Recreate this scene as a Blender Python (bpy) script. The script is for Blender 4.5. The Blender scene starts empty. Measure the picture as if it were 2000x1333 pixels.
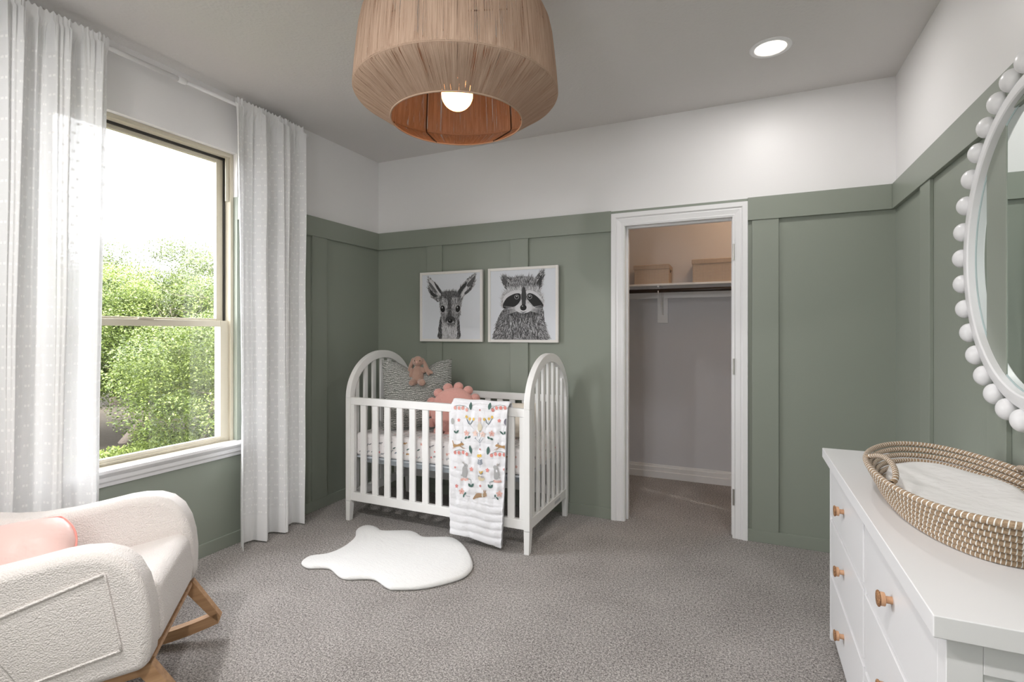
import bpy, bmesh, math, random
import numpy as np
from mathutils import Vector, Matrix, noise as mnoise
random.seed(7); np.random.seed(7)
PI = math.pi
sc = bpy.context.scene
COL = sc.collection

# ---------------------------------------------------------------- camera
CAM = Vector((2.852, -3.531, 1.302)); YAW = 0.42518; FPX = 1004.668; HOR = 647.34
cd = bpy.data.cameras.new('camera'); cam = bpy.data.objects.new('camera', cd); COL.objects.link(cam)
cam.location = CAM; cam.rotation_euler = (PI/2, 0, YAW)
cd.sensor_fit = 'HORIZONTAL'; cd.sensor_width = 36; cd.lens = FPX/2000*36; cd.shift_y = (HOR-666.5)/2000
cd.clip_start = 0.02; cd.clip_end = 300
sc.camera = cam
# ---------------------------------------------------------------- world, sun, exposure
w = bpy.data.worlds.new('world'); sc.world = w; w.use_nodes = True
bg = w.node_tree.nodes['Background']; bg.inputs[0].default_value = (0.955, 0.97, 1.0, 1); bg.inputs[1].default_value = 12.5
sd = bpy.data.lights.new('sun', 'SUN'); sd.energy = 10.0; sd.angle = 0.02; sd.color = (1.0, 0.96, 0.88)
sun = bpy.data.objects.new('sun', sd); COL.objects.link(sun)
sun.rotation_euler = Vector((-0.62, 0.25, -1.0)).to_track_quat('-Z', 'Y').to_euler()
pd = bpy.data.lights.new('window_portal', 'AREA'); pd.shape = 'RECTANGLE'; pd.size = 1.9; pd.size_y = 1.1; pd.energy = 1
pd.cycles.is_portal = True
po = bpy.data.objects.new('window_portal', pd); COL.objects.link(po); po.location = (-0.13, -1.82, 1.51)
po.rotation_euler = Vector((1, 0, 0)).to_track_quat('-Z', 'Y').to_euler()
pd.size = 1.2; pd.size_y = 1.85
p2 = pd.copy(); p2.size = 0.6; p2.size_y = 1.3
po2 = bpy.data.objects.new('window_portal', p2); COL.objects.link(po2); po2.location = (2.15, -4.40, 1.55)  # portal for the added rear window
po2.rotation_euler = Vector((0, 1, 0)).to_track_quat('-Z', 'Y').to_euler()
vs = sc.view_settings
sc.display_settings.display_device = 'sRGB'
vs.view_transform = 'Standard'; vs.look = 'None'; vs.gamma = 1.0; vs.use_curve_mapping = False
vs.exposure = 0.36
FILL_CAN_W = 24.0       # added fill cans behind the camera, watts each
CLOSET_W = 5.5
BULB_E = 8.0
sc.cycles.max_bounces = 10; sc.cycles.diffuse_bounces = 6; sc.cycles.transparent_max_bounces = 24
sc.cycles.sample_clamp_indirect = 6.0

H = 2.74; W = 3.626; ZR = 2.131

# ---------------------------------------------------------------- ray helper (turns a photo pixel on a known wall plane into a point)
FW = Vector((-math.sin(YAW), math.cos(YAW), 0)); RT = Vector((math.cos(YAW), math.sin(YAW), 0))
def ray(px, py): return FW + RT*((px-1000)/FPX) + Vector((0, 0, (HOR-py)/FPX))
def onY(px, py, y):
    d = ray(px, py); return CAM + d*((y-CAM.y)/d.y)
def onZ(px, py, z):
    d = ray(px, py); return CAM + d*((z-CAM.z)/d.z)
def onX(px, py, x):
    d = ray(px, py); return CAM + d*((x-CAM.x)/d.x)
def atD(px, py, dep): return CAM + ray(px, py)*dep

# ---------------------------------------------------------------- materials
def lin(c):
    return tuple((v/12.92 if v <= 0.04045 else ((v+0.055)/1.055)**2.4) for v in c)
class NT:
    def __init__(s, name):
        s.m = bpy.data.materials.new(name); s.m.use_nodes = True; s.t = s.m.node_tree; s.n = s.t.nodes; s.l = s.t.links
        s.b = s.n['Principled BSDF']; s.out = s.n['Material Output']
    def node(s, typ, **kw):
        x = s.n.new(typ)
        for k, v in kw.items(): setattr(x, k, v)
        return x
    def inp(s, sock, v):
        if hasattr(v, 'is_output') or isinstance(v, bpy.types.NodeSocket): s.l.new(v, sock)
        else: sock.default_value = v
    def math(s, op, a, b=0.0, c=0.0, clamp=False):
        x = s.node('ShaderNodeMath', operation=op, use_clamp=clamp)
        s.inp(x.inputs[0], a); s.inp(x.inputs[1], b); s.inp(x.inputs[2], c); return x.outputs[0]
    def coord(s, which='Object'): return s.node('ShaderNodeTexCoord').outputs[which]
    def mapping(s, v, scale=(1, 1, 1), rot=(0, 0, 0)):
        x = s.node('ShaderNodeMapping'); s.l.new(v, x.inputs[0]); x.inputs['Scale'].default_value = scale; x.inputs['Rotation'].default_value = rot
        return x.outputs[0]
    def noise(s, v, scale, detail=2.0, rough=0.5, out=0):
        x = s.node('ShaderNodeTexNoise'); s.l.new(v, x.inputs['Vector']); x.inputs['Scale'].default_value = scale
        x.inputs['Detail'].default_value = detail; x.inputs['Roughness'].default_value = rough; return x.outputs[out]
    def voro(s, v, scale, feature='F1', out=0):
        x = s.node('ShaderNodeTexVoronoi', feature=feature); s.l.new(v, x.inputs['Vector']); x.inputs['Scale'].default_value = scale; return x.outputs[out]
    def ramp(s, f, stops, interp='LINEAR'):
        x = s.node('ShaderNodeValToRGB'); x.color_ramp.interpolation = interp; e = x.color_ramp.elements
        while len(e) < len(stops): e.new(0.5)
        for i, (p, c) in enumerate(stops): e[i].position = p; e[i].color = (*c, 1) if len(c) == 3 else c
        s.l.new(f, x.inputs[0]); return x.outputs[0]
    def mix(s, f, a, b):
        x = s.node('ShaderNodeMix', data_type='RGBA'); s.inp(x.inputs[0], f)
        s.inp(x.inputs[6], (*a, 1) if isinstance(a, tuple) and len(a) == 3 else a); s.inp(x.inputs[7], (*b, 1) if isinstance(b, tuple) and len(b) == 3 else b)
        return x.outputs[2]
    def bump(s, h, strength=0.3, dist=0.01):
        x = s.node('ShaderNodeBump'); x.inputs['Strength'].default_value = strength; x.inputs['Distance'].default_value = dist
        s.l.new(h, x.inputs['Height']); s.l.new(x.outputs[0], s.b.inputs['Normal']); return x.outputs[0]
    def base(s, c, rough=0.5, spec=0.5):
        s.inp(s.b.inputs['Base Color'], (*c, 1) if isinstance(c, tuple) and len(c) == 3 else c)
        s.b.inputs['Roughness'].default_value = rough; s.b.inputs['Specular IOR Level'].default_value = spec; return s
def M(name, c, rough=0.5, spec=0.5, bump=None, metal=0.0, sheen=0.0):
    t = NT(name); t.base(c, rough, spec); t.b.inputs['Metallic'].default_value = metal
    if sheen: t.b.inputs['Sheen Weight'].default_value = sheen
    if bump:
        sc_, st, di = bump; t.bump(t.noise(t.coord(), sc_, 3.0), st, di)
    return t.m

GREEN = (0.268, 0.296, 0.252); WHITE = (0.83, 0.825, 0.83)
def two_tone():
    t = NT('wall_paint'); g = t.node('ShaderNodeNewGeometry'); sx = t.node('ShaderNodeSeparateXYZ'); t.l.new(g.outputs['Position'], sx.inputs[0])
    f = t.math('GREATER_THAN', sx.outputs[2], ZR)
    t.base(t.mix(f, GREEN, WHITE), 0.42, 0.4)
    t.bump(t.noise(g.outputs['Position'], 90, 2), 0.06, 0.004); return t.m
mWall = two_tone()
mGreen = M('green_trim_paint', GREEN, 0.36, 0.45, (60, 0.04, 0.003))
mWhitePaint = M('white_trim_paint', (0.82, 0.82, 0.83), 0.35, 0.5)
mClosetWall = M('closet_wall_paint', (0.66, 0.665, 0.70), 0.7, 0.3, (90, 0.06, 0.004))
def ceiling_m():
    t = NT('textured_ceiling_paint'); t.base((0.70, 0.68, 0.67), 0.85, 0.2); c = t.coord()
    h = t.math('ADD', t.noise(c, 55, 4, 0.6), t.math('MULTIPLY', t.voro(c, 70), 0.5)); t.bump(h, 0.30, 0.006); return t.m
mCeil = ceiling_m()
def carpet_m():
    t = NT('speckled_carpet'); c = t.coord()
    a = t.noise(c, 170, 4, 0.85); v = t.voro(c, 150); big = t.noise(c, 3.0, 4)
    f = t.math('ADD', t.math('MULTIPLY', a, 0.85), t.math('MULTIPLY', t.noise(c, 95, 2), 0.25))
    f = t.math('ADD', f, t.math('MULTIPLY', t.math('SUBTRACT', big, 0.5), 0.07))
    col = t.ramp(f, [(0.43, (0.060, 0.050, 0.044)), (0.49, (0.215, 0.190, 0.176)), (0.55, (0.375, 0.345, 0.325)), (0.63, (0.72, 0.68, 0.65))])
    t.base(col, 0.95, 0.1); t.b.inputs['Sheen Weight'].default_value = 0.2
    t.bump(t.math('ADD', t.math('MULTIPLY', v, -0.6), a), 0.9, 0.008); return t.m
mCarpet = carpet_m()
def wood_m(name, c1, c2, scale=(1, 12, 1), sc_=8, rough=0.45):
    t = NT(name); v = t.mapping(t.coord(), scale); f = t.noise(v, sc_, 6, 0.6)
    t.base(t.ramp(f, [(0.3, c1), (0.7, c2)]), rough, 0.35); t.bump(f, 0.1, 0.002); return t.m
mOak = wood_m('oak_wood', (0.36, 0.20, 0.10), (0.60, 0.37, 0.21), (1, 14, 14), 3.0)
mBeech = wood_m('beech_wood', (0.52, 0.29, 0.16), (0.66, 0.40, 0.25), (14, 14, 2), 3.0)
def cork_m():
    t = NT('woven_knob_face'); c = t.coord(); v = t.voro(c, 420)
    t.base(t.ramp(v, [(0.0, (0.62, 0.33, 0.15)), (0.75, (0.12, 0.05, 0.02))]), 0.7); t.bump(v, -0.8, 0.003); return t.m
mCork = cork_m()
mLacquer = M('white_satin_lacquer', (0.80, 0.80, 0.815), 0.33, 0.45)
mCrib = M('white_crib_paint', (0.84, 0.84, 0.83), 0.32, 0.5)
mBeige = M('beige_vinyl', (0.52, 0.48, 0.385), 0.4, 0.4)
mDark = M('dark_slot', (0.03, 0.028, 0.025), 0.6)
mRod = M('white_enamel', (0.85, 0.85, 0.86), 0.28, 0.5)
mBronze = M('dark_bronze', (0.035, 0.022, 0.016), 0.35, 0.5)
mHinge = M('satin_nickel', (0.55, 0.53, 0.50), 0.35, 0.5, None, 0.9)
def boucle_m():
    t = NT('ivory_boucle'); c = t.coord(); v = t.voro(c, 210); n = t.noise(c, 90, 4, 0.7)
    t.base((0.80, 0.755, 0.73), 0.95, 0.1); t.b.inputs['Sheen Weight'].default_value = 0.35; t.b.inputs['Sheen Roughness'].default_value = 0.6
    t.bump(t.math('ADD', t.math('MULTIPLY', v, -0.8), n), 0.55, 0.006); return t.m
mBoucle = boucle_m()
mPinkSatin = M('blush_satin', (0.80, 0.56, 0.52), 0.42, 0.4, (14, 0.35, 0.02), 0, 0.3)
mPinkPipe = M('coral_piping', (0.85, 0.30, 0.26), 0.5)
mPinkPlush = M('dusty_pink_plush', (0.66, 0.345, 0.30), 0.95, 0.1, (120, 0.6, 0.006), 0, 0.5)
mTaupePlush = M('taupe_plush', (0.40, 0.26, 0.205), 0.95, 0.1, (160, 0.7, 0.006), 0, 0.5)
mBlack = M('black_bead', (0.01, 0.01, 0.01), 0.15)
mNosePink = M('pink_nose', (0.72, 0.40, 0.38), 0.5)
mCream = M('cream_cotton', (0.72, 0.66, 0.57), 0.9, 0.15, (40, 0.3, 0.01))
def rug_m():
    t = NT('white_faux_fur'); c = t.coord(); n = t.noise(t.mapping(c, (0.5, 1, 1)), 90, 4, 0.7)
    t.base((0.80, 0.80, 0.79), 1.0, 0.05); t.b.inputs['Sheen Weight'].default_value = 0.4; t.bump(n, 0.5, 0.01); return t.m
mFur = rug_m()
def linen_pillow_m():
    t = NT('grey_dashed_weave'); uv = t.coord('UV'); sx = t.node('ShaderNodeSeparateXYZ'); t.l.new(uv, sx.inputs[0])
    n = t.noise(uv, 9, 3); n2 = t.noise(t.mapping(uv, (1, 1.0, 1)), 24, 3)
    rows = t.math('FRACT', t.math('ADD', t.math('MULTIPLY', sx.outputs[1], 36), t.math('MULTIPLY', n, 3.6)))
    rowi = t.math('FLOOR', t.math('ADD', t.math('MULTIPLY', sx.outputs[1], 36), t.math('MULTIPLY', n, 3.6)))
    line = t.math('LESS_THAN', rows, 0.42)
    dash = t.math('LESS_THAN', t.math('FRACT', t.math('ADD', t.math('ADD', t.math('MULTIPLY', sx.outputs[0], 34), t.math('MULTIPLY', rowi, 0.37)), t.math('MULTIPLY', n2, 3.0))), 0.80)
    f = t.math('MULTIPLY', line, dash)
    t.base(t.mix(f, (0.20, 0.21, 0.195), (0.54, 0.54, 0.52)), 0.9, 0.1); t.bump(f, 0.5, 0.003); return t.m
mGreyWeave = linen_pillow_m()
def curtain_m():
    t = NT('white_dotted_sheer'); uv = t.coord('UV'); sx = t.node('ShaderNodeSeparateXYZ'); t.l.new(uv, sx.inputs[0])
    vrow = t.math('MULTIPLY', sx.outputs[1], 1/0.042); row = t.math('FLOOR', vrow); fv = t.math('FRACT', vrow)
    uu = t.math('ADD', t.math('MULTIPLY', sx.outputs[0], 1/0.052), t.math('MULTIPLY', row, 0.5)); fu = t.math('FRACT', uu)
    dy = t.math('LESS_THAN', t.math('ABSOLUTE', t.math('SUBTRACT', fv, 0.5)), 0.12)
    d1 = t.math('LESS_THAN', t.math('ABSOLUTE', t.math('SUBTRACT', fu, 0.40)), 0.075)
    d2 = t.math('LESS_THAN', t.math('ABSOLUTE', t.math('SUBTRACT', fu, 0.62)), 0.075)
    dot = t.math('MULTIPLY', dy, t.math('MAXIMUM', d1, d2))
    body = t.math('MULTIPLY', t.math('GREATER_THAN', sx.outputs[1], 0.17), t.math('LESS_THAN', sx.outputs[1], 2.52))
    dot = t.math('MULTIPLY', dot, body)
    weave = t.noise(t.mapping(uv, (60, 500, 1)), 1.0, 2)
    dif = t.node('ShaderNodeBsdfDiffuse'); tr = t.node('ShaderNodeBsdfTranslucent'); tp = t.node('ShaderNodeBsdfTransparent')
    t.l.new(t.mix(dot, (0.88, 0.885, 0.895), (1.0, 1.0, 1.0)), dif.inputs[0]); tr.inputs[0].default_value = (0.86, 0.87, 0.88, 1)
    bmp = t.node('ShaderNodeBump'); bmp.inputs['Strength'].default_value = 0.35; bmp.inputs['Distance'].default_value = 0.003
    t.l.new(t.math('ADD', t.math('MULTIPLY', dot, 1.5), t.math('MULTIPLY', weave, 0.6)), bmp.inputs['Height'])
    t.l.new(bmp.outputs[0], dif.inputs['Normal'])
    m1 = t.node('ShaderNodeMixShader'); t.l.new(dif.outputs[0], m1.inputs[1]); t.l.new(tr.outputs[0], m1.inputs[2])
    t.l.new(t.math('SUBTRACT', 0.085, t.math('MULTIPLY', dot, 0.03)), m1.inputs[0])
    m2 = t.node('ShaderNodeMixShader'); t.l.new(m1.outputs[0], m2.inputs[1]); t.l.new(tp.outputs[0], m2.inputs[2])
    inv = t.math('SUBTRACT', 1.0, dot)
    t.l.new(t.math('MULTIPLY', t.math('MULTIPLY', inv, body), t.math('ADD', 0.004, t.math('MULTIPLY', weave, 0.045))), m2.inputs[0])
    t.l.new(m2.outputs[0], t.out.inputs[0]); return t.m
mCurtain = curtain_m()
def glass_m():
    t = NT('window_glass'); g = t.node('ShaderNodeBsdfGlossy'); g.inputs['Roughness'].default_value = 0.0; tp = t.node('ShaderNodeBsdfTransparent')
    mx = t.node('ShaderNodeMixShader'); mx.inputs[0].default_value = 0.04; t.l.new(tp.outputs[0], mx.inputs[1]); t.l.new(g.outputs[0], mx.inputs[2]); t.l.new(mx.outputs[0], t.out.inputs[0]); return t.m
mGlass = glass_m()
mMirror = M('mirror_silver', (0.80, 0.86, 0.84), 0.015, 0.5, None, 1.0)
mMirrorEdge = M('mirror_bevel_edge', (0.42, 0.52, 0.52), 0.2, 0.5)
def emis(name, c, e):
    t = NT(name); t.base((0.9, 0.9, 0.9), 0.4); t.b.inputs['Emission Color'].default_value = (*c, 1); t.b.inputs['Emission Strength'].default_value = e; return t.m
mBulb = emis('frosted_bulb_glow', (1.0, 0.40, 0.13), BULB_E)
mLens = emis('recessed_lens_glow', (1.0, 0.90, 0.78), 3.0)
def brick_m():
    t = NT('exterior_brick'); b = t.node('ShaderNodeTexBrick'); t.l.new(t.mapping(t.coord(), (1, 1, 1), (0, PI/2, 0)), b.inputs[0])
    b.inputs['Scale'].default_value = 4.5; b.inputs[1].default_value = (0.21, 0.125, 0.10, 1); b.inputs[2].default_value = (0.25, 0.18, 0.15, 1); b.inputs[3].default_value = (0.24, 0.22, 0.20, 1)
    t.base(b.outputs[0], 0.9); return t.m
mBrick = brick_m()
def thread_m(name, leak):
    t = NT(name); uv = t.coord('UV')
    s1 = t.noise(t.mapping(uv, (1300, 1.6, 1)), 1.0, 3, 0.6); s2 = t.noise(t.mapping(uv, (160, 3.0, 1)), 1.0, 3, 0.7)
    f = t.math('ADD', t.math('MULTIPLY', s1, 0.6), t.math('MULTIPLY', s2, 0.4))
    col = t.ramp(f, [(0.32, (0.17, 0.105, 0.07)), (0.43, (0.38, 0.265, 0.195)), (0.60, (0.55, 0.405, 0.31))])
    dif = t.node('ShaderNodeBsdfDiffuse'); tr = t.node('ShaderNodeBsdfTranslucent'); tp = t.node('ShaderNodeBsdfTransparent')
    t.l.new(col, dif.inputs[0]); tr.inputs[0].default_value = (0.40, 0.16, 0.06, 1)
    bmp = t.node('ShaderNodeBump'); bmp.inputs['Strength'].default_value = 0.8; bmp.inputs['Distance'].default_value = 0.004
    t.l.new(s1, bmp.inputs['Height']); t.l.new(bmp.outputs[0], dif.inputs['Normal'])
    m1 = t.node('ShaderNodeMixShader'); m1.inputs[0].default_value = 0.05; t.l.new(dif.outputs[0], m1.inputs[1]); t.l.new(tr.outputs[0], m1.inputs[2])
    gap = t.math('LESS_THAN', f, leak)
    m2 = t.node('ShaderNodeMixShader'); t.l.new(gap, m2.inputs[0]); t.l.new(m1.outputs[0], m2.inputs[1]); t.l.new(tp.outputs[0], m2.inputs[2])
    t.l.new(m2.outputs[0], t.out.inputs[0]); return t.m
mThread = thread_m('natural_string', 0.405)
def seagrass_m():
    t = NT('seagrass_coil_white_stitch'); uv = t.coord('UV'); sx = t.node('ShaderNodeSeparateXYZ'); t.l.new(uv, sx.inputs[0])
    row = t.math('FLOOR', sx.outputs[1]); fr = t.math('FRACT', sx.outputs[1])
    u = t.math('ADD', t.math('ADD', sx.outputs[0], t.math('MULTIPLY', fr, -0.7)), t.math('MULTIPLY', row, 0.19))
    st = t.math('LESS_THAN', t.math('FRACT', u), 0.22)
    n = t.noise(t.mapping(uv, (1.2, 14, 1)), 1.0, 4, 0.7)
    col = t.ramp(n, [(0.3, (0.20, 0.13, 0.08)), (0.55, (0.40, 0.29, 0.19)), (0.75, (0.56, 0.43, 0.31))])
    t.base(t.mix(st, col, (0.84, 0.84, 0.82)), 0.75, 0.2); t.bump(t.math('ADD', st, t.math('MULTIPLY', n, 0.5)), 0.6, 0.004); return t.m
mGrass = seagrass_m()
def woven_box_m():
    t = NT('woven_palm_leaf'); c = t.mapping(t.coord(), (1, 1, 1), (0, PI/4, 0)); ch = t.node('ShaderNodeTexChecker'); t.l.new(c, ch.inputs[0]); ch.inputs['Scale'].default_value = 130
    ch.inputs[1].default_value = (0.66, 0.56, 0.48, 1); ch.inputs[2].default_value = (0.36, 0.29, 0.24, 1)
    t.base(t.mix(t.noise(c, 30, 3), ch.outputs[0], (0.56, 0.47, 0.40)), 0.85, 0.2); t.bump(ch.outputs[1], 0.5, 0.003); return t.m
mPalm = woven_box_m()
def attr_m(name, rough=0.8, spec=0.2, attr='col'):
    t = NT(name); a = t.node('ShaderNodeAttribute'); a.attribute_name = attr; t.base(a.outputs[0], rough, spec); return t.m
mInk = attr_m('printed_ink', 0.55, 0.3)
mStitch = attr_m('embroidery_thread', 0.9, 0.1)
mPaper = M('print_paper', (0.72, 0.75, 0.80), 0.55, 0.3)
def quilt_m(name, c):
    t = NT(name); v = t.coord(); t.base(c, 0.9, 0.15); n = t.noise(v, 34, 3); t.bump(n, 0.35, 0.012); return t.m
mQuilt = quilt_m('white_quilted_cotton', (0.76, 0.76, 0.785))
mSheet = quilt_m('white_printed_cotton', (0.82, 0.80, 0.80))
mMuslin = quilt_m('white_muslin', (0.83, 0.825, 0.82))
def leaf_m(name, a, b, c):
    t = NT(name); r = t.node('ShaderNodeAttribute'); r.attribute_name = 'rnd'
    col = t.ramp(r.outputs['Fac'], [(0.0, a), (0.5, b), (1.0, c)])
    t.base(col, 0.45, 0.4)
    tr = t.node('ShaderNodeBsdfTranslucent'); t.l.new(col, tr.inputs[0]); mx = t.node('ShaderNodeMixShader'); mx.inputs[0].default_value = 0.35
    t.l.new(t.b.outputs[0], mx.inputs[1]); t.l.new(tr.outputs[0], mx.inputs[2]); t.l.new(mx.outputs[0], t.out.inputs[0]); return t.m
mLeafNear = leaf_m('oak_leaves', (0.018, 0.030, 0.008), (0.090, 0.125, 0.028), (0.27, 0.33, 0.09))
mLeafFar = leaf_m('pale_oak_leaves', (0.05, 0.07, 0.03), (0.12, 0.15, 0.06), (0.22, 0.26, 0.11))
mBark = M('grey_bark', (0.15, 0.125, 0.105), 0.95, 0.1, (30, 0.8, 0.02))
mGround = M('leaf_litter_ground', (0.055, 0.047, 0.038), 1.0, 0.05, (8, 0.5, 0.05))

# ---------------------------------------------------------------- mesh helpers
def link(name, me, mats, parent=None, smooth=False, loc=None):
    if not isinstance(mats, (list, tuple)): mats = [mats]
    for m in mats: me.materials.append(m)
    if smooth:
        for p in me.polygons: p.use_smooth = True
    o = bpy.data.objects.new(name, me); COL.objects.link(o)
    if parent is not None: o.parent = parent
    if loc is not None: o.location = loc
    return o
def tag(o, label=None, cat=None, group=None, kind=None):
    if label: o['label'] = label
    if cat: o['category'] = cat
    if group: o['group'] = group
    if kind: o['kind'] = kind
    return o
def empty(name, loc=(0, 0, 0), rz=0.0, label=None, cat=None, group=None, kind=None):
    o = bpy.data.objects.new(name, None); COL.objects.link(o); o.location = loc; o.rotation_euler = (0, 0, rz); o.empty_display_size = 0.05
    return tag(o, label, cat, group, kind)
class MB:
    def __init__(s): s.v = []; s.f = []; s.mi = []; s.uv = []; s.col = []; s.hasuv = False; s.hascol = False
    def add(s, vs, fs, mi=0, uvs=None, col=None):
        o = len(s.v); s.v += [tuple(v) for v in vs]
        for f in fs:
            s.f.append([i+o for i in f]); s.mi.append(mi)
            if uvs is not None: s.uv += [tuple(uvs[i]) for i in f]; s.hasuv = True
            else: s.uv += [(0, 0)]*len(f)
            s.col.append(col if col is not None else (1, 1, 1))
            if col is not None: s.hascol = True
        return s
    def box(s, x0, x1, y0, y1, z0, z1, mi=0):
        vs = [(x, y, z) for x in (x0, x1) for y in (y0, y1) for z in (z0, z1)]
        return s.add(vs, [(0, 1, 3, 2), (4, 6, 7, 5), (0, 4, 5, 1), (2, 3, 7, 6), (0, 2, 6, 4), (1, 5, 7, 3)], mi)
    def prism(s, pts, axis, a, b, mi=0):
        """extrude 2-D polygon along axis x/y/z from a to b; pts are the two other coordinates in order"""
        def mk(p, t):
            return {'x': (t, p[0], p[1]), 'y': (p[0], t, p[1]), 'z': (p[0], p[1], t)}[axis]
        n = len(pts); vs = [mk(p, a) for p in pts]+[mk(p, b) for p in pts]
        return s.add(vs, [list(range(n))[::-1], list(range(n, 2*n))]+[(i, (i+1) % n, n+(i+1) % n, n+i) for i in range(n)], mi)
    def grid(s, P, mi=0, uvf=None, cu=False, cv=False):
        """P[i][j] points"""
        nu, nv = len(P), len(P[0]); vs = [P[i][j] for i in range(nu) for j in range(nv)]; fs = []
        for i in range(nu if cu else nu-1):
            for j in range(nv if cv else nv-1):
                i2, j2 = (i+1) % nu, (j+1) % nv; fs.append((i*nv+j, i2*nv+j, i2*nv+j2, i*nv+j2))
        if uvf is None: return s.add(vs, fs, mi)
        o = len(s.v); s.v += [tuple(v) for v in vs]; s.hasuv = True
        k = 0
        for i in range(nu if cu else nu-1):
            for j in range(nv if cv else nv-1):
                s.f.append([q+o for q in fs[k]]); k += 1; s.mi.append(mi); s.col.append((1, 1, 1))
                s.uv += [uvf(i, j), uvf(i+1, j), uvf(i+1, j+1), uvf(i, j+1)]
        return s
    def lathe(s, prof, c=(0, 0, 0), n=32, axis='z', mi=0, cap=True):
        def mk(r, h, a):
            p = (r*math.cos(a), r*math.sin(a), h)
            if axis == 'x': p = (p[2], p[0], p[1])
            if axis == 'y': p = (p[0], -p[2], p[1])
            return (p[0]+c[0], p[1]+c[1], p[2]+c[2])
        o = len(s.v); vs = [mk(r, h, 2*PI*i/n) for (r, h) in prof for i in range(n)]; fs = []
        for j in range(len(prof)-1):
            for i in range(n):
                i2 = (i+1) % n; fs.append((j*n+i, j*n+i2, (j+1)*n+i2, (j+1)*n+i))
        if cap:
            fs.append(tuple(range(n))[::-1]); fs.append(tuple(range((len(prof)-1)*n, len(prof)*n)))
        return s.add(vs, fs, mi)
    def ball(s, c, r, n=16, m=10, mi=0, R=None):
        if not hasattr(r, '__len__'): r = (r, r, r)
        vs = []; c = Vector(c)
        for j in range(m+1):
            a = PI*j/m
            for i in range(n):
                b = 2*PI*i/n; p = Vector((r[0]*math.sin(a)*math.cos(b), r[1]*math.sin(a)*math.sin(b), r[2]*math.cos(a)))
                if R is not None: p = R @ p
                vs.append(tuple(c+p))
        fs = [(j*n+i, (j+1)*n+i, (j+1)*n+(i+1) % n, j*n+(i+1) % n) for j in range(m) for i in range(n)]
        return s.add(vs, fs, mi)
    def tube(s, pts, r, n=10, mi=0, closed=False, cap=True):
        pts = [Vector(p) for p in pts]; N = len(pts); rings = []; up = Vector((0, 0, 1)); prev = None
        for k in range(N):
            a = pts[(k-1) % N] if (closed or k > 0) else pts[k]; b = pts[(k+1) % N] if (closed or k < N-1) else pts[k]
            t = (b-a).normalized()
            if prev is None:
                u = t.cross(up); u = t.cross(Vector((1, 0, 0))) if u.length < 0.1 else u
            else: u = prev - t*prev.dot(t)
            u.normalize(); prev = u; v = t.cross(u)
            rr = r[k] if hasattr(r, '__len__') else r
            rings.append([tuple(pts[k]+(u*math.cos(2*PI*i/n)+v*math.sin(2*PI*i/n))*rr) for i in range(n)])
        vs = [p for q in rings for p in q]; fs = []
        for k in range(N if closed else N-1):
            k2 = (k+1) % N
            for i in range(n): fs.append((k*n+i, k*n+(i+1) % n, k2*n+(i+1) % n, k2*n+i))
        if cap and not closed: fs.append(tuple(range(n))[::-1]); fs.append(tuple(range((N-1)*n, N*n)))
        return s.add(vs, fs, mi)
    def merge(s, o, mi):
        k = len(s.v); s.v += o.v; s.f += [[i+k for i in f] for f in o.f]; s.mi += [mi]*len(o.f); s.uv += o.uv; s.col += o.col; s.hascol = True; return s
    def mesh(s, name):
        me = bpy.data.meshes.new(name); me.from_pydata(s.v, [], s.f)
        if s.hasuv:
            uv = me.uv_layers.new(name='UVMap'); uv.data.foreach_set('uv', np.array(s.uv, dtype=np.float32).ravel())
        if s.hascol:
            ca = me.color_attributes.new('col', 'FLOAT_COLOR', 'CORNER'); arr = []
            for f, c in zip(s.f, s.col): arr += [(*c, 1.0)]*len(f)
            ca.data.foreach_set('color', np.array(arr, dtype=np.float32).ravel())
        me.polygons.foreach_set('material_index', s.mi); me.update(); return me
    def build(s, name, mats, parent=None, smooth=False, bevel=0.0, seg=2, loc=None, sub=0, fixn=True, angle=35):
        me = s.mesh(name)
        if fixn:
            bm = bmesh.new(); bm.from_mesh(me); bmesh.ops.recalc_face_normals(bm, faces=bm.faces); bm.to_mesh(me); bm.free()
        o = link(name, me, mats, parent, smooth or bevel > 0, loc)
        if bevel > 0:
            b = o.modifiers.new('bevel', 'BEVEL'); b.width = bevel; b.segments = seg; b.limit_method = 'ANGLE'; b.angle_limit = math.radians(angle); b.harden_normals = True
        if sub:
            m = o.modifiers.new('sub', 'SUBSURF'); m.levels = sub; m.render_levels = sub
        return o
def struct(name, mb, mats, **kw): return tag(mb.build(name, mats, **kw), kind='structure')

# ---------------------------------------------------------------- room shell
T = 0.12
WY0, WY1, WZ0, WZ1 = -2.30, -1.341, 0.612, 2.395          # window opening in the left wall
RY = -4.25                                                 # wall behind the camera
DX0, DX1, DZ = 2.088, 2.792, 2.04                          # closet doorway rough opening
CB = 1.18                                                  # closet back wall
CX0, CX1 = 1.45, 3.75
struct('floor', MB().box(-T, W+T, RY-T, CB+T, -0.1, 0.0), mCarpet)
struct('ceiling', MB().box(-T, W+T, RY-T, T, H, H+0.15), mCeil)
mb = MB(); mb.box(-T, 0, RY-T, WY0, 0, H); mb.box(-T, 0, WY1, T, 0, H); mb.box(-T, 0, WY0, WY1, 0, WZ0); mb.box(-T, 0, WY0, WY1, WZ1, H)
struct('wall_left', mb, mWall)
mb = MB(); mb.box(0, DX0, 0, T, 0, H); mb.box(DX1, W, 0, T, 0, H); mb.box(DX0, DX1, 0, T, DZ, H)
struct('wall_back', mb, mWall)
struct('wall_right', MB().box(W, W+T, RY-T, T, 0, H), mWall)
RX0, RX1, RZ0, RZ1 = 1.95, 2.35, 1.00, 2.10              # opening for the added fill window behind the camera
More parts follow.
